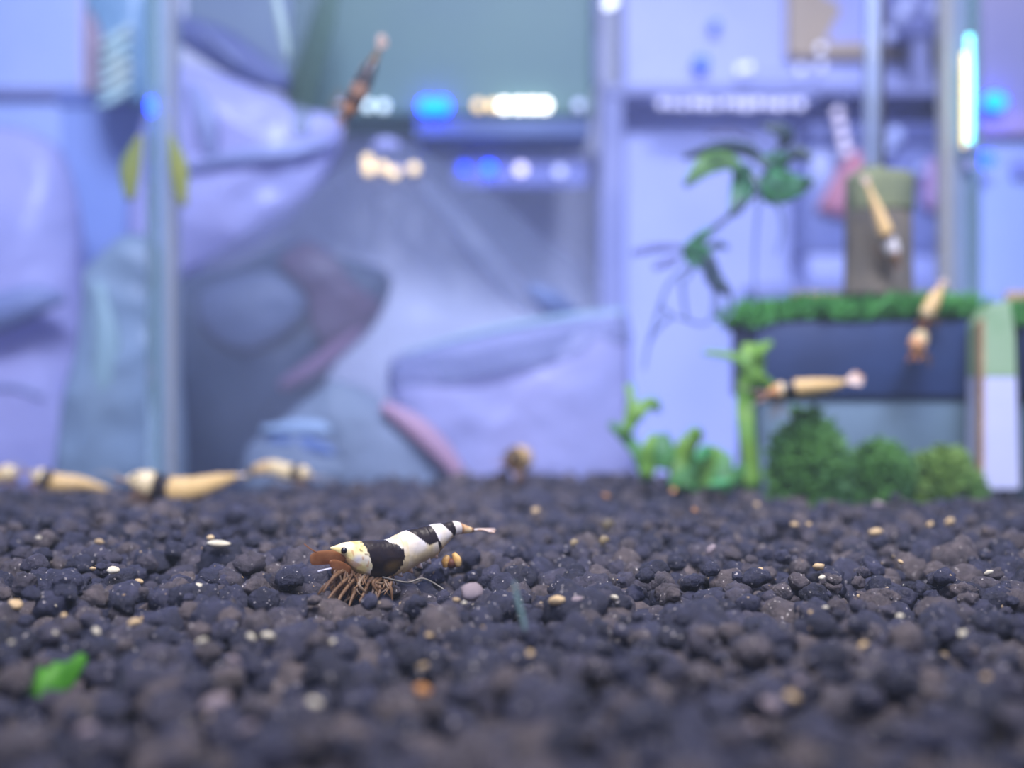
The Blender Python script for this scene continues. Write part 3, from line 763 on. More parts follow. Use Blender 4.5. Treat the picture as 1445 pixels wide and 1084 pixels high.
MOSSD = mat('bush_moss', (104, 158, 72), .55, (70, 120, 60), 9, translucent=.35)
MOSSO = mat('bush_moss_olive', (134, 168, 74), .55, (92, 136, 64), 9, translucent=.35)
STEM = mat('moss_stem', (52, 84, 44), .6)
def clump(px0, px1, pyt, Y, label, m, n, seed):
    x0, x1 = P(px0, 0, Y).x, P(px1, 0, Y).x; zt = P(0, pyt, Y).z
    t = thing('moss_clump', label, 'moss', ((x0 + x1) / 2, Y, -.02)); r3 = random.Random(seed)
    cx, rx = (x0 + x1) / 2, (x1 - x0) / 2
    for i in range(9):
        a = Vector((cx + r3.uniform(-.4, .4) * rx, Y + r3.uniform(-.03, .03), -.02)); b = Vector((cx + r3.uniform(-.85, .85) * rx, Y + r3.uniform(-.06, .06), zt * r3.uniform(.5, .9)))
        mesh_obj('stem', loft([a, (a + b) / 2 + Vector((0, 0, .02)), b], [.006, .005, .003], [.006, .005, .003], 6, (0, 1, 0), rings=7), STEM, t)
    def place(r):
        while True:
            u, v, w = r.uniform(-1, 1), r.uniform(-1, 1), r.uniform(0, 1)
            if u * u + v * v + w * w < 1 - .35 * abs(noise.noise(Vector((u * 3, w * 3, seed)))): break
        return Vector((cx + u * rx, Y + v * .09, -.03 + w * (zt + .02))), Vector((u, v - .3, .5))
    o = mesh_obj('foliage', blades(n, place, r3, .02, .05, .016), m, t, smooth=False); tag(o, kind='stuff')
clump(1088, 1196, 576, 2.80, 'large dense dark green moss clump below the swimming shrimp', MOSSD, 2200, 1)
clump(1194, 1288, 622, 2.86, 'low dark green moss clump beside the large one', MOSSD, 1300, 2)
clump(1292, 1378, 632, 2.82, 'olive green moss clump beside the pale reflection', MOSSO, 1300, 3)

LEAF1 = mat('epiphyte_leaf', (92, 158, 104), .4, (66, 128, 88), 16, translucent=.35)
LEAF2 = mat('epiphyte_dark_leaf', (72, 92, 92), .4, (60, 78, 96), 16, translucent=.2)
LEAFO = mat('epiphyte_olive_leaf', (108, 154, 76), .4, (84, 136, 76), 16, translucent=.3)
GHOST = mat('pale_old_leaf', (132, 134, 168), .6, translucent=.3, trans=.6)
RHZ = mat('epiphyte_stem', (50, 66, 72), .5); ROOT = mat('epiphyte_root', (104, 120, 150), .6, trans=.25)
ep = thing('epiphyte_plant', 'dark green leafy plant with trailing roots drifting free in the water', 'plant', P(985, 470, 3.0))
YE = 3.0
def st(pts, r, m, nm):
    w = [P(x, y, YE) for x, y in pts]; k = len(w)
    mesh_obj(nm, loft(w, [r / F * YE * (1 - .5 * i / (k - 1)) for i in range(k)], [r / F * YE * (1 - .5 * i / (k - 1)) for i in range(k)], 8, (0, 1, 0), rings=6 * k), m, ep)
st([(983, 352), (1000, 330), (1020, 312), (1050, 288), (1072, 266), (1082, 240), (1098, 206)], 4.5, RHZ, 'stem')
for pts, hw, m in (([(1100, 212), (1108, 190), (1076, 176)], [4, 12, 4], LEAF2), ([(1085, 240), (1060, 214), (1020, 208), (964, 222)], [4, 9, 10, 3], LEAF2), ([(1052, 246), (1028, 228), (998, 232), (966, 262)], [4, 12, 15, 5], LEAFO),
                   ([(1042, 234), (1048, 262), (1032, 304)], [10, 17, 5], LEAF1), ([(1076, 246), (1096, 262), (1122, 262), (1148, 254)], [10, 27, 18, 4], LEAF1), ([(1100, 226), (1124, 216), (1146, 224)], [5, 10, 5], LEAF2),
                   ([(1076, 228), (1094, 230), (1112, 224)], [10, 15, 8], LEAF1), ([(1072, 272), (1060, 244), (1050, 232)], [3, 6, 3], LEAF2), ([(1012, 320), (990, 332), (966, 350)], [4, 6, 4], LEAF1),
                   ([(966, 350), (984, 360), (998, 374)], [9, 18, 10], LEAF1), ([(998, 362), (1008, 392), (1030, 416)], [9, 12, 5], LEAF2), ([(996, 352), (1012, 346), (1028, 350)], [4, 6, 3], LEAF2),
                   ([(1056, 282), (1040, 296), (1030, 304)], [4, 7, 4], LEAF2)):
    a = [h / F * YE for h in hw]
    V, Fc = loft([P(x, y, YE + .018 * math.sin(i * 2 + x)) for i, (x, y) in enumerate(pts)], a, [max(.004, v * .18) for v in a], 12, (0, 1, 0.3), rings=18)
    lf = mesh_obj('leaf', ([v + Vector((0, .016 * noise.noise(v * 16), 0)) for v in V], Fc), m, ep)
    if max(hw) > 9:
        mr, fr_ = loft([P(x, y, YE + .018 * math.sin(i * 2 + x) - max(a) * .19) for i, (x, y) in enumerate(pts)], .004, .003, 6, (0, 1, .3), rings=12)
        mesh_obj('midrib', ([v + Vector((0, .016 * noise.noise(v * 16), 0)) for v in mr], fr_), RHZ, lf)
for pts, hw in (([(972, 350), (930, 350), (892, 358)], [3, 7, 5]), ([(962, 364), (945, 370), (922, 378)], [3, 7, 5]), ([(1062, 196), (1030, 186), (998, 188)], [3, 5, 4])):
    a = [h / F * YE for h in hw]
    mesh_obj('withered_leaf', loft([P(x, y, YE + .02) for x, y in pts], a, [max(.003, v * .2) for v in a], 10, (0, 1, .3), rings=14), GHOST, ep)
for pts in ([(978, 372), (946, 398), (934, 430), (952, 446), (974, 452)], [(962, 394), (966, 430), (972, 452), (996, 456), (1006, 440), (1006, 390)], [(1026, 410), (1034, 436), (1016, 460)], [(934, 424), (926, 450), (916, 482), (908, 522)],
            [(948, 446), (930, 462), (916, 484)], [(1072, 272), (1066, 340), (1064, 420)], [(980, 374), (970, 392), (958, 398)], [(1096, 282), (1104, 320), (1096, 360)], [(1000, 380), (1012, 420), (1010, 450)]):
    st(pts, 3.4, ROOT, 'root')

YLEAF = mat('yellow_green_leaf', (168, 172, 66), .5, (140, 158, 80), 10, translucent=.4)
for pts, hw, lb in (([(198, 192), (184, 236), (184, 282)], [5, 15, 7], 'reflected yellow-green pointed leaf behind the glass corner, on the side of the striped pouch'), ([(240, 192), (252, 236), (258, 290)], [4, 13, 6], 'yellow-green pointed leaf in front of the lavender bag beside the glass corner')):  # first leaf is the second one's reflection, built solid
    w = [P(x, y, 3.32) for x, y in pts]; a = [h / F * 3.32 for h in hw]
    flat_leaf('pointed_leaf', lb, 'leaf', w, a, [.006, .01, .006], YLEAF, (0, -1, 0.1), vein=mat('leaf_vein', (150, 150, 80), .5))

# ------------------------------------------------------------------ behind the glass
def lab(o, label, cat, group=None): return tag(o, label, cat, group)
# --- shelving with post, boards and back panel
SHW = mat('shelf_white', (190, 194, 232), .5, (180, 186, 230), 2)
CAB = mat('cabinet_blue_white', (186, 200, 238), .5, (174, 192, 234), 2)
SHG = mat('shelf_grey', (150, 152, 186), .5, (136, 140, 178), 3)
sh = thing('shelf_unit', 'pale shelf unit with grey boards and a grey corner post behind the sponge filter', 'shelf', P(1100, 700, 6.6))
YS = 6.2
zb = -.5
def sb(px0, px1, py0, py1, Y, d, m, nm, zbot=None):
    a, b = P(px0, py1, Y), P(px1, py0, Y)
    return mesh_obj(nm, box(a.x, b.x, Y, Y + d, a.z if zbot is None else zbot, b.z, .012), m, sh, smooth=False)
sb(846, 880, 120, 0, YS, .12, SHG, 'post', zb)
sb(850, 1600, 119, 134, YS - .02, .34, SHG, 'board')
sb(1064, 1600, 402, 424, YS - .05, .37, SHG, 'board')
sb(880, 1600, -300, 0, 6.52, .06, SHW, 'back_panel', zb)
sb(1560, 1600, -300, 0, YS, .9, SHW, 'side_panel', zb)
sb(838, 848, -300, 119, YS, .1, SHG, 'post_upper')

def glow_row(nm, label, cat, pts, Y, r, m_list, bar=None, group=None):
    t = thing(nm, label, cat, P(*pts[0], Y), group)
    if bar:
        (x0, x1, y0, y1, d, bm_) = bar
        mesh_obj('backing_bar', pbox(x0, x1, y0, y1, Y + r * .6, d, .01), bm_, t, smooth=False)
        if nm == 'led_reflection_strip':
            for xx in (660, 800): mesh_obj('hanger', pbox(xx, xx + 6, 197, y0 + 2, Y + .03, .02, .003), bm_, t, smooth=False)
    for i, (x, y) in enumerate(pts):
        mesh_obj('glow_ball', ball(P(x, y, Y), r * (m_list[i][1] if isinstance(m_list[i], tuple) else 1), 14, 8), m_list[i][0] if isinstance(m_list[i], tuple) else m_list[i], t)
    return t
def em(nm, col, s): return mat(nm, col, .4, emit=s)
LW = em('white_led', (255, 252, 246), 5.5); LWARM = em('warm_led', (255, 214, 150), 2.0); LB = em('blue_led', (0, 54, 255), 26.0); LB2 = em('dim_blue_reflection', (20, 70, 255), 3.0)
LCY = em('blue_reflection', (0, 60, 255), 12.0); LP = em('pink_white_reflection', (236, 226, 255), 1.9); LD = em('dim_white_led_and_reflection', (200, 205, 240), 1.1); LDW = em('dim_cool_led', (214, 232, 240), 2.0)

# --- light hood, grey-green with a row of LEDs along its lower lip
HOOD = mat('hood_grey_green', (84, 116, 108), .5, (90, 122, 108), 2)
HOODL = mat('hood_lip', (70, 88, 130), .5)
YH = 5.7
hd = thing('light_hood', 'grey-green light hood with a row of white, warm and blue LEDs along its lip', 'lamp', P(640, 196, YH))
mesh_obj('hood', pbox(400, 838, -260, 164, YH, .5, .03), HOOD, hd, smooth=False)
lip = mesh_obj('lip', pbox(585, 832, 160, 194, YH + .03, .4, .01), HOODL, hd, smooth=False)
for k in range(2): mesh_obj('bracket', pbox(452 + k * 330, 462 + k * 330, -700, -255, YH + .2, .05, .01), HOODL, hd, smooth=False)
for x, y, m in ((519, 149, LDW), (541, 150, LDW), (603, 150, LB), (623, 150, LB), (675, 149, LWARM), (696, 149, LWARM), (712, 149, LW), (732, 149, LW), (750, 149, LW), (768, 149, LW), (817, 149, LD), (484, 148, LD)):
    mesh_obj('led', ball(P(x, y, YH - .03), .040 if m is LB else .030 if m is LW else .025, 14, 8), m, lip)
# LED reflections below the hood, put in as glowing balls on a bar
CLAV = mat('clear_lavender', (156, 162, 220), .5, trans=.55)
glow_row('led_reflection_strip', 'slim bar with one bright blue and three faint LED reflections under the light hood', 'lamp', [(655, 238), (690, 238), (735, 239), (790, 242)], 5.9, .03, [LB2, LCY, LP, LD], (640, 830, 222, 262, .05, CLAV))
# --- big crumpled translucent bag with the dark maroon bundle inside
BAG = mat('clear_plastic_bag', (200, 204, 218), .3, (184, 192, 208), 2.0, .4, 5, translucent=.4, trans=.80)
BAGL = mat('lavender_plastic_bag', (206, 202, 236), .3, (186, 188, 226), 2.0, .5, 6, translucent=.35)
BAGG = mat('grey_plastic_bag', (166, 174, 208), .35, (176, 184, 218), 2.0, .5, 6, translucent=.25)
MAROON = mat('maroon_pack', (98, 62, 84), .5, (84, 66, 92), 2.2, .3, 8)
SLATEB = mat('slate_pack', (44, 60, 84), .5, (54, 72, 94), 2.0, .3, 8)
RED = mat('red_strip', (142, 104, 130), .5); SALM = mat('salmon_strip', (184, 144, 160), .5, (176, 140, 160), 5)
def pil(nm, poly, Y, d, m, label, cat, cr=.03, fr=2.5, seed=1, extra=()):
    pts = [P(x, y, Y) for x, y in poly]
    base = Vector((sum(p.x for p in pts) / len(pts), Y, min(p.z for p in pts)))
    t = thing(nm, label, cat, base)
    mesh_obj('film' if 'bag' in nm else 'wrap', pillow(poly, Y, d, cr, fr, seed), m, t)
    for enm, vf, em_ in extra: mesh_obj(enm, vf, em_, t, smooth=(enm != 'strip'))
    return t
pil('plastic_bag', [(545, 196), (600, 216), (690, 268), (770, 335), (826, 380), (842, 440), (846, 560), (800, 720), (640, 740), (430, 740), (260, 740), (170, 690), (180, 470), (300, 360), (420, 280), (480, 236)], 4.5, .34, BAG,
    'large crumpled translucent grey bag peaking below the row of LEDs', 'bag', .04, 2.2, 1,
    extra=(('knot', ball(P(545, 206, 4.45), .05, 12, 8, (1.2, .8, .7)), BAGL), ('fold', loft([P(590, 250, 4.28), P(660, 330, 4.18), P(740, 420, 4.18), P(800, 450, 4.26)], [.03, .05, .05, .02], .02, 8, (0, 1, 0), rings=16), BAG),
           ('fold', loft([P(745, 405, 4.18), P(780, 428, 4.2), P(815, 446, 4.28)], [.02, .05, .02], .02, 8, (0, 1, 0), rings=12), mat('bag_dark_fold', (112, 126, 158), .4))))
pil('bundle', [(430, 335), (480, 362), (545, 384), (548, 420), (520, 470), (470, 520), (440, 600), (380, 690), (246, 720), (200, 640), (205, 470), (236, 400), (330, 376), (380, 352)], 4.5, .13, SLATEB,
    'dark slate and maroon wrapped bundle leaning against the glass corner', 'bundle', .03, 2.4, 4,
    extra=(('maroon_flap', pillow([(432, 338), (470, 360), (500, 400), (534, 424), (528, 452), (470, 490), (440, 470), (430, 420), (392, 368)], 4.36, .05, .015, 4, 2, 48, 8), MAROON),
           ('slate_panel', pillow([(330, 390), (390, 384), (432, 420), (420, 460), (350, 500), (290, 470), (280, 420)], 4.34, .05, .015, 4, 3, 48, 8), mat('slate_panel', (96, 108, 132), .5, (88, 100, 128), 3)),
           ('red_edge', loft([P(396, 546, 4.36), P(450, 512, 4.35), P(500, 470, 4.36), P(535, 436, 4.4)], [.02, .035, .03, .02], [.02] * 4, 8, (0, 1, 0), rings=14), RED)))
# lower bags and folded sheets
pil('pale_bag', [(545, 540), (560, 502), (650, 478), (760, 456), (850, 440), (884, 450), (890, 580), (892, 680), (800, 760), (640, 760), (590, 680)], 4.02, .1, BAGL, 'bright pale lavender bag low behind the end-on golden shrimp', 'bag', .02, 3, 5,
    extra=(('fold', loft([P(552, 530, 3.98), P(640, 512, 3.91), P(750, 490, 3.90), P(888, 462, 3.98)], [.05, .075, .075, .05], [.012] * 4, 10, (0, 1, 0), rings=20), mat('grey_fold', (158, 166, 196), .6, trans=.7)),
           ('crease', loft([P(566, 500, 4.0), P(660, 474, 3.99), P(770, 452, 3.99), P(880, 440, 4.0)], [.005, .010, .013, .016], [.008] * 4, 8, (0, 1, 0), rings=20), mat('pale_crease', (168, 194, 204), .5, trans=.3))))
pil('grey_wrap', [(470, 534), (520, 552), (580, 600), (636, 660), (646, 740), (420, 760), (350, 720), (345, 640), (400, 590)], 3.73, .07, mat('blue_grey_wrap', (132, 146, 162), .6, (140, 152, 172), 3, .4, 8, trans=.25), 'blue-grey crumpled wrap low beneath the dark bundle', 'wrapping', .025, 4, 6,
    extra=(('salmon_strip', loft([P(540, 572, 3.64), P(585, 602, 3.63), P(625, 640, 3.63), P(655, 680, 3.64)], [.02, .038, .036, .02], [.02] * 4, 8, (0, 1, 0), rings=14), SALM),
           ('dark_fold', loft([P(380, 622, 3.68), P(430, 628, 3.66), P(480, 642, 3.66)], [.012, .03, .012], [.015] * 3, 8, (0, 1, 0), rings=12), mat('navy_fold', (84, 108, 156), .5)),
           ('pale_fold', loft([P(370, 606, 3.68), P(440, 604, 3.66), P(500, 612, 3.68)], [.012, .025, .01], [.015] * 3, 8, (0, 1, 0), rings=12), mat('pale_fold', (150, 172, 196), .5))))
# upper lavender bag and slate sheet with dark edge
pil('lavender_bag', [(252, 90), (330, 110), (420, 150), (482, 170), (470, 230), (420, 300), (360, 350), (270, 385), (200, 420), (180, 300), (205, 160)], 4.75, .1, BAGL, 'bright lavender plastic bag beside the glass corner above the dark bundle', 'bag', .05, 2.6, 8,
    extra=(('fold', loft([P(258, 240, 4.64), P(330, 222, 4.6), P(410, 214, 4.62), P(470, 200, 4.68)], [.01, .03, .03, .01], .02, 8, (0, 1, 0), rings=14), BAGG), ('fold', loft([P(270, 120, 4.64), P(290, 170, 4.6), P(300, 230, 4.62)], [.02, .05, .01], .02, 8, (0, 1, 0), rings=14), BAGG)))
sl = thing('slate_sheet', 'slate grey plastic sheet slanting down across the top with a dark folded edge', 'sheet', P(330, 110, 5.0))
mesh_obj('sheet', slab([(262, -200), (262, 30), (405, 122), (450, -10), (420, -200)], 5.0, .03), mat('slate_sheet', (104, 118, 136), .5, (112, 128, 138), 2), sl, smooth=False)
mesh_obj('folded_edge', loft([P(240, 34, 4.95), P(300, 62, 4.94), P(350, 92, 4.94), P(405, 122, 4.95)], [.05, .085, .08, .04], [.04] * 4, 10, (0, 1, 0), rings=16), mat('dark_fold', (88, 96, 136), .5), sl)
mesh_obj('edge_wire', loft([P(285, 40, 4.86), P(312, 66, 4.85), P(338, 90, 4.86)], .006, .006, 6, rings=10), mat('pale_wire', (150, 160, 184), .4), sl)
gl = thing('strap_leaf', 'long olive strap leaf hanging down in front of the light hood', 'leaf', P(440, -60, 3.42))
mesh_obj('blade', loft([P(452, -120, 3.42), P(446, 0, 3.42), P(432, 90, 3.43), P(424, 190, 3.44)], [.06, .07, .055, .02], [.01] * 4, 12, (0, 1, 0), rings=20), mat('olive_strap', (128, 160, 130), .5, (134, 166, 136), 6, translucent=.4, trans=.88), gl)
mesh_obj('pale_streak', loft([P(384, -30, 3.40), P(396, 30, 3.40), P(406, 82, 3.41)], [.008, .016, .010], .006, 8, (0, 1, 0), rings=12), mat('pale_streak', (150, 170, 160), .4), gl)
glow_row('warm_reflection_row', 'short row of warm reflections glowing on the peak of the crumpled bag', 'lamp', [(519, 226), (520, 240), (540, 236), (556, 244), (584, 238)], 4.24, .022, [em('warm_glow', (255, 224, 166), 1.2)] * 5, (508, 596, 233, 240, .02, BAGL))  # reflections on the bag, put in as warm glowing balls

# --- above the shelf: framed picture, blue dots, fairy lights
YF = 6.44
fr = thing('picture_frame', 'tan framed picture above the shelf behind the clear lift tube', 'picture', P(1225, 82, YF))
TANF = mat('tan_frame', (192, 168, 132), .5, (182, 160, 130), 4)
mesh_obj('picture', pbox(1130, 1420, -160, 66, YF + .02, .03, .005), mat('picture_lavender', (184, 186, 232), .6, (160, 166, 214), 1.4), fr, smooth=False)
for a in ((1112, 1148, -180, 80), (1400, 1436, -180, 80), (1148, 1400, 58, 80), (1148, 1400, -180, -150)):
    mesh_obj('frame_rail', pbox(a[0], a[1], a[2], a[3], YF, .06, .01), TANF, fr, smooth=False)
mesh_obj('picture_corner', slab([(1146, 58), (1146, -20), (1190, 10), (1165, 58)], YF + .01, .02), TANF, fr, smooth=False)
for (x, y, r, lb) in ((1010, 34, .032, 'small round blue lamp high above the grey shelf board'), (990, 88, .05, 'wider blue lamp just above the grey shelf board')):
    t = thing('blue_lamp', lb, 'lamp', P(x, y, 6.43)); mesh_obj('lens', ball(P(x, y, 6.43), r, 14, 8, (1, .6, .8)), em('soft_blue_%d' % x, (60, 96, 255), 1.5), t)
    mesh_obj('bezel', loft([P(x, y, 6.43) + Vector((0, .01, 0)), P(x, y, 6.43) + Vector((0, .088, 0))], r * .9, r * .9, 14, (0, 0, 1)), CLAV, t)
GLOW = em('fairy_glow', (226, 228, 250), 1.25)
glow_row('fairy_light_string', 'string of tiny pale fairy lights across the wall above the shelf', 'lamp', [(1045, 97), (1056, 95), (1130, 97), (1158, 92), (1158, 68)], 6.40, .022, [GLOW] * 5)
t = bpy.data.objects[[o.name for o in bpy.data.objects if o.name.startswith('fairy_light_string')][0]]
mesh_obj('wire', loft([P(1040, 97, 6.43), P(1090, 104, 6.43), P(1130, 98, 6.43), P(1158, 92, 6.43), P(1160, 60, 6.43)], .004, .004, 6, (0, 1, 0), rings=20), SHG, t)
glow_row('fairy_light', 'single white fairy light at the top of the shelf post', 'lamp', [(858, 6), (864, 2)], 6.0, .026, [em('white_fairy', (240, 244, 255), 2.2)] * 2, (850, 872, -6, 14, .03, SHG))
# --- reflected LED strip under the shelf board, put in as glowing balls
STRIP = em('under_shelf_glow', (226, 224, 250), 1.05)
pts = [(934 + 15 * i, 146 + (i % 3) * 1.2) for i in range(14)]
glow_row('under_shelf_reflection', 'row of pale LED reflections along the underside of the grey shelf board', 'lamp', pts, 6.12, .024, [(STRIP, random.uniform(.8, 1.1)) for _ in pts], (925, 1150, 136, 142, .03, SHW))
glow_row('pendant_light', 'vertical trail of pink-white lamps hanging beside the clear lift tube', 'lamp', [(1182, 160), (1186, 178), (1190, 196), (1194, 212)], 6.04, .028, [em('pinkish_lamp', (226, 214, 232), .85)] * 4, (1184, 1188, 124, 222, .02, SHG))
pl_ = [o for o in C.objects if o.name == 'pendant_light'][0]
mesh_obj('hook', pbox(1183, 1189, 122, 130, 6.06, .13, .002), SHG, pl_, smooth=False)
# --- grey jar with salmon contents below the shelf
JAR = mat('grey_jar', (150, 156, 200), .3, (138, 146, 194), 3, trans=.15); JARD = mat('jar_lid', (104, 110, 156), .5); SALM2 = mat('salmon_fill', (224, 140, 138), .6, (214, 140, 150), 4)
YJ = 6.2
jr = thing('storage_jar', 'big grey jar holding salmon-pink goods on the lower board behind the sponge filter', 'jar', P(1235, 402, YJ + .3))
mesh_obj('body', pbox(1132, 1340, 200, 362, YJ, .27, .06), JAR, jr)
mesh_obj('lid', pbox(1140, 1336, 172, 202, YJ - .02, .3, .03), JARD, jr)
mesh_obj('foot', pbox(1140, 1334, 350, 402, YJ + .03, .2, .02), SHW, jr)
mesh_obj('salmon_fill', pillow([(1152, 296), (1172, 258), (1192, 222), (1212, 214), (1232, 240), (1236, 290), (1210, 306), (1180, 304)], YJ - .05, .05, .01, 4, 3, 48, 8), SALM2, jr)
mesh_obj('salmon_fill', pillow([(1300, 290), (1302, 240), (1318, 222), (1332, 240), (1332, 290), (1316, 300)], YJ - .04, .04, .01, 4, 5, 40, 8), mat('dull_salmon', (190, 150, 184), .6), jr)
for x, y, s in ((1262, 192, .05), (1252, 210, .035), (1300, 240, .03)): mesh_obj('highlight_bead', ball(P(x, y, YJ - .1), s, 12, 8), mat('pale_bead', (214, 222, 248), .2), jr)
gt = thing('grey_gadget', 'dark grey device with pale blurred light spots on the shelf beside the picture frame', 'device', P(1300, 118, 6.25))
mesh_obj('case', pbox(1262, 1340, -20, 50, 6.2, .22, .04), mat('device_grey', (124, 128, 172), .5), gt); mesh_obj('stand', pbox(1290, 1312, 50, 119, 6.25, .1, .01), SHG, gt, smooth=False)
for x, y in ((1282, 6), (1318, 14), (1270, 22), (1252, 50)): mesh_obj('light_spot', ball(P(x, y, 6.18), .045, 12, 8), mat('pale_light_spot', (216, 220, 244), .2), gt)  # pale balls stand in for out-of-focus spots of light

# --- strip beyond the far corner: mauve box, blue lamps, cyan corner glint
mb = thing('mauve_box', 'grey-mauve box at the picture edge beyond the glass corner', 'box', P(1420, 192, 5.6))
mesh_obj('body', pbox(1384, 1640, -300, 190, 5.6, .45, .03), mat('mauve_box', (160, 152, 176), .6, (150, 146, 176), 2), mb, smooth=False)
mesh_obj('lower_band', pbox(1384, 1640, 158, 190, 5.58, .02, .004), mat('pink_band', (184, 160, 190), .6), mb, smooth=False)
wb = thing('white_bin', 'pale blue-white bin under the mauve box beyond the glass corner', 'bin', P(1420, 420, 5.65))
a, b = P(1384, 430, 5.65), P(1640, 197, 5.65)
mesh_obj('body', box(a.x, b.x, 5.65, 6.1, -.5, b.z, .02), CAB, wb, smooth=False); mesh_obj('handle', pbox(1432, 1480, 220, 250, 5.6, .05, .015), mat('bin_handle', (150, 158, 210), .5), wb)
for (x, y, s, m, lb) in ((1404, 143, (1.5, .6, 1.1), LB, 'bright blue lamp on the grey-mauve box'), (1390, 225, (1.5, .6, .9), em('mid_blue', (10, 60, 255), 6), 'dimmer blue lamp on the pale bin')):
    t = thing('blue_lamp', lb, 'lamp', P(x, y, 5.5)); mesh_obj('lens', ball(P(x, y, 5.5), .04, 14, 8, s), m, t)
    mesh_obj('bezel', loft([P(x, y, 5.5) + Vector((0, .012, 0)), P(x, y, 5.5) + Vector((0, .085 if y < 200 else .16, 0))], .026, .026, 14, (0, 0, 1)), HOODL, t)
lt = thing('corner_glint', 'slim upright glint built as a glowing cyan-white strip along the glass corner', 'lamp', P(1366, 212, 3.36))  # glowing strip put in for the prismatic glint on the glass edge
mesh_obj('glint_strip', loft([P(1368, 205, 3.36), P(1368, 120, 3.36), P(1368, 50, 3.36)], [.012, .014, .010], [.012, .014, .010], 12, (0, 1, 0), rings=14), em('cyan_white_glint', (130, 240, 236), 2.6), lt)
mesh_obj('amber_glint', loft([P(1360, 208, 3.35), P(1360, 150, 3.35), P(1360, 75, 3.35)], .006, .006, 8, (0, 1, 0), rings=10), em('amber_line', (250, 216, 120), 1.8), lt)
mesh_obj('glint_clip', box(P(1368, 0, 3.36).x - .01, P(1368, 0, 3.36).x + .01, 3.36, 3.40, .95, .98), SHG, lt, smooth=False)
mesh_obj('glint_cap', loft([P(1368, 214, 3.36), P(1368, 203, 3.36)], .016, .016, 12, (0, 1, 0)), SHG, lt)

# --- far side, beyond the other glass corner
cb = thing('white_cabinet', 'pale blue-white cabinet with a grey shelf line behind the glass corner', 'cabinet', P(60, 300, 5.8))
a, b = P(-260, 700, 5.8), P(118, -300, 5.8)
mesh_obj('carcass', box(a.x, P(116, 0, 5.8).x, 5.8, 6.4, -.5, b.z, .02), CAB, cb, smooth=False)
mesh_obj('shelf_line', pbox(-260, 118, 122, 136, 5.74, .1, .01), SHG, cb, smooth=False)
mesh_obj('edge_strip', pbox(112, 120, -300, 128, 5.72, .1, .01), mat('peach_edge', (222, 206, 214), .5), cb, smooth=False)
bb = thing('slate_box', 'slate-blue box standing below the striped pouch behind the glass corner', 'box', P(150, 500, 5.2))
a, b = P(84, 400, 5.2), P(262, 132, 5.2)
mesh_obj('body', box(a.x, b.x, 5.2, 5.6, -.5, b.z, .02), mat('slate_blue', (140, 158, 204), .6, (128, 150, 198), 1.4), bb, smooth=False)
mesh_obj('lid', box(a.x - .01, b.x + .01, 5.18, 5.62, b.z - .06, b.z + .01, .01), mat('slate_lid', (104, 120, 172), .6), bb, smooth=False)
spch = thing('striped_pouch', 'brown and teal pouch with slanted shiny pale stripes above the slate-blue box', 'pouch', P(165, 135, 4.9))
mesh_obj('wrap', pillow([(122, -90), (210, -90), (216, 60), (206, 150), (168, 140), (124, 124), (118, 40)], 4.9, .06, .01, 3, 2, 48, 8), mat('teal_pouch', (124, 158, 178), .3, (112, 150, 172), 3), spch)
mesh_obj('brown_panel', pillow([(121, 10), (134, 24), (146, 60), (140, 110), (150, 132), (124, 128), (119, 60)], 4.82, .03, .004, 4, 3, 40, 6), mat('brown_panel', (156, 134, 144), .5), spch)
IRI = mat('iridescent_stripe', (172, 208, 204), .25, (196, 206, 184), 9)
for k in range(6):
    y = 36 + k * 17
    mesh_obj('stripe', loft([P(142 + k * -1, y + 28, 4.8), P(160, y + 18, 4.79), P(186, y, 4.8)], [.012, .022, .012], [.01] * 3, 8, (0, 1, 0), rings=9), IRI, spch)
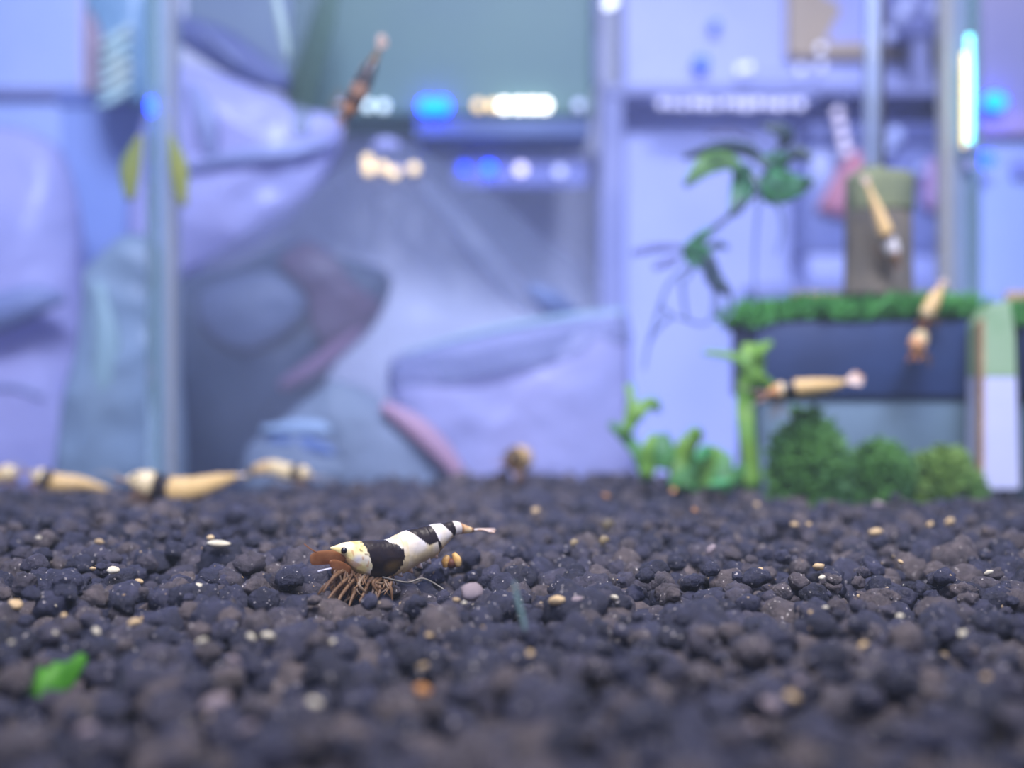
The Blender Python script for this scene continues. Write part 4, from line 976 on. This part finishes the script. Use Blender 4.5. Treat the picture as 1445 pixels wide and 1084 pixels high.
pil('pale_cushion', [(-60, 182), (10, 178), (55, 190), (90, 220), (112, 300), (118, 420), (120, 560), (110, 720), (-160, 740), (-170, 300)], 4.6, .18, BAGL, 'pale lavender padded bag at the picture edge behind the golden shrimps', 'bag', .03, 2, 9,
    extra=(('seam', loft([P(60, 560, 4.42), P(20, 545, 4.40), P(-30, 550, 4.42)], .01, .01, 6, (0, 1, 0), rings=10), BAGG),))
gp = thing('grey_reflection', 'grey slanted reflection built as a roll across the pale padded bag', 'pouch', P(40, 460, 4.3))
mesh_obj('roll', loft([P(-40, 455, 4.3), P(0, 440, 4.28), P(50, 424, 4.28), P(92, 420, 4.32)], [.05, .075, .06, .02], [.05, .06, .05, .02], 14, (0, 1, 0), rings=20), mat('grey_reflection', (128, 138, 172), .5, (118, 130, 166), 3), gp)  # reflection in the side glass, given a solid rolled shape
mesh_obj('tip', ball(P(-44, 456, 4.3), .055, 12, 8), BAGG, gp)
pil('sage_bag', [(118, 380), (180, 330), (232, 360), (250, 480), (252, 720), (90, 740), (84, 600), (110, 480)], 3.72, .07, mat('sage_plastic', (146, 166, 180), .4, (150, 174, 196), 1.6, .4, 6, translucent=.3), 'sage-grey plastic bag slumped behind the glass corner strip', 'bag', .03, 3, 12,
    extra=(('fold', loft([P(140, 400, 3.65), P(150, 500, 3.64), P(130, 600, 3.65)], [.02, .05, .02], .02, 8, (0, 1, 0), rings=14), mat('green_fold', (138, 164, 168), .4)),))

# ------------------------------------------------------------------ faintly hazy water filling the tank
wm = bpy.data.materials.new('tank_water'); wm.use_nodes = True
wn = wm.node_tree; wn.nodes.remove(wn.nodes['Principled BSDF'])
vsn = wn.nodes.new('ShaderNodeVolumeScatter'); vsn.inputs['Color'].default_value = (0.80, 0.92, 1.0, 1); vsn.inputs['Density'].default_value = 0.019
wn.links.new(vsn.outputs[0], wn.nodes['Material Output'].inputs['Volume'])
wo = mesh_obj('tank_water', box(-2.49, 2.39, -0.19, 3.49, -0.16, 2.3), wm, smooth=False)
tag(wo, 'faintly hazy water filling the glass aquarium', 'water', kind='stuff')
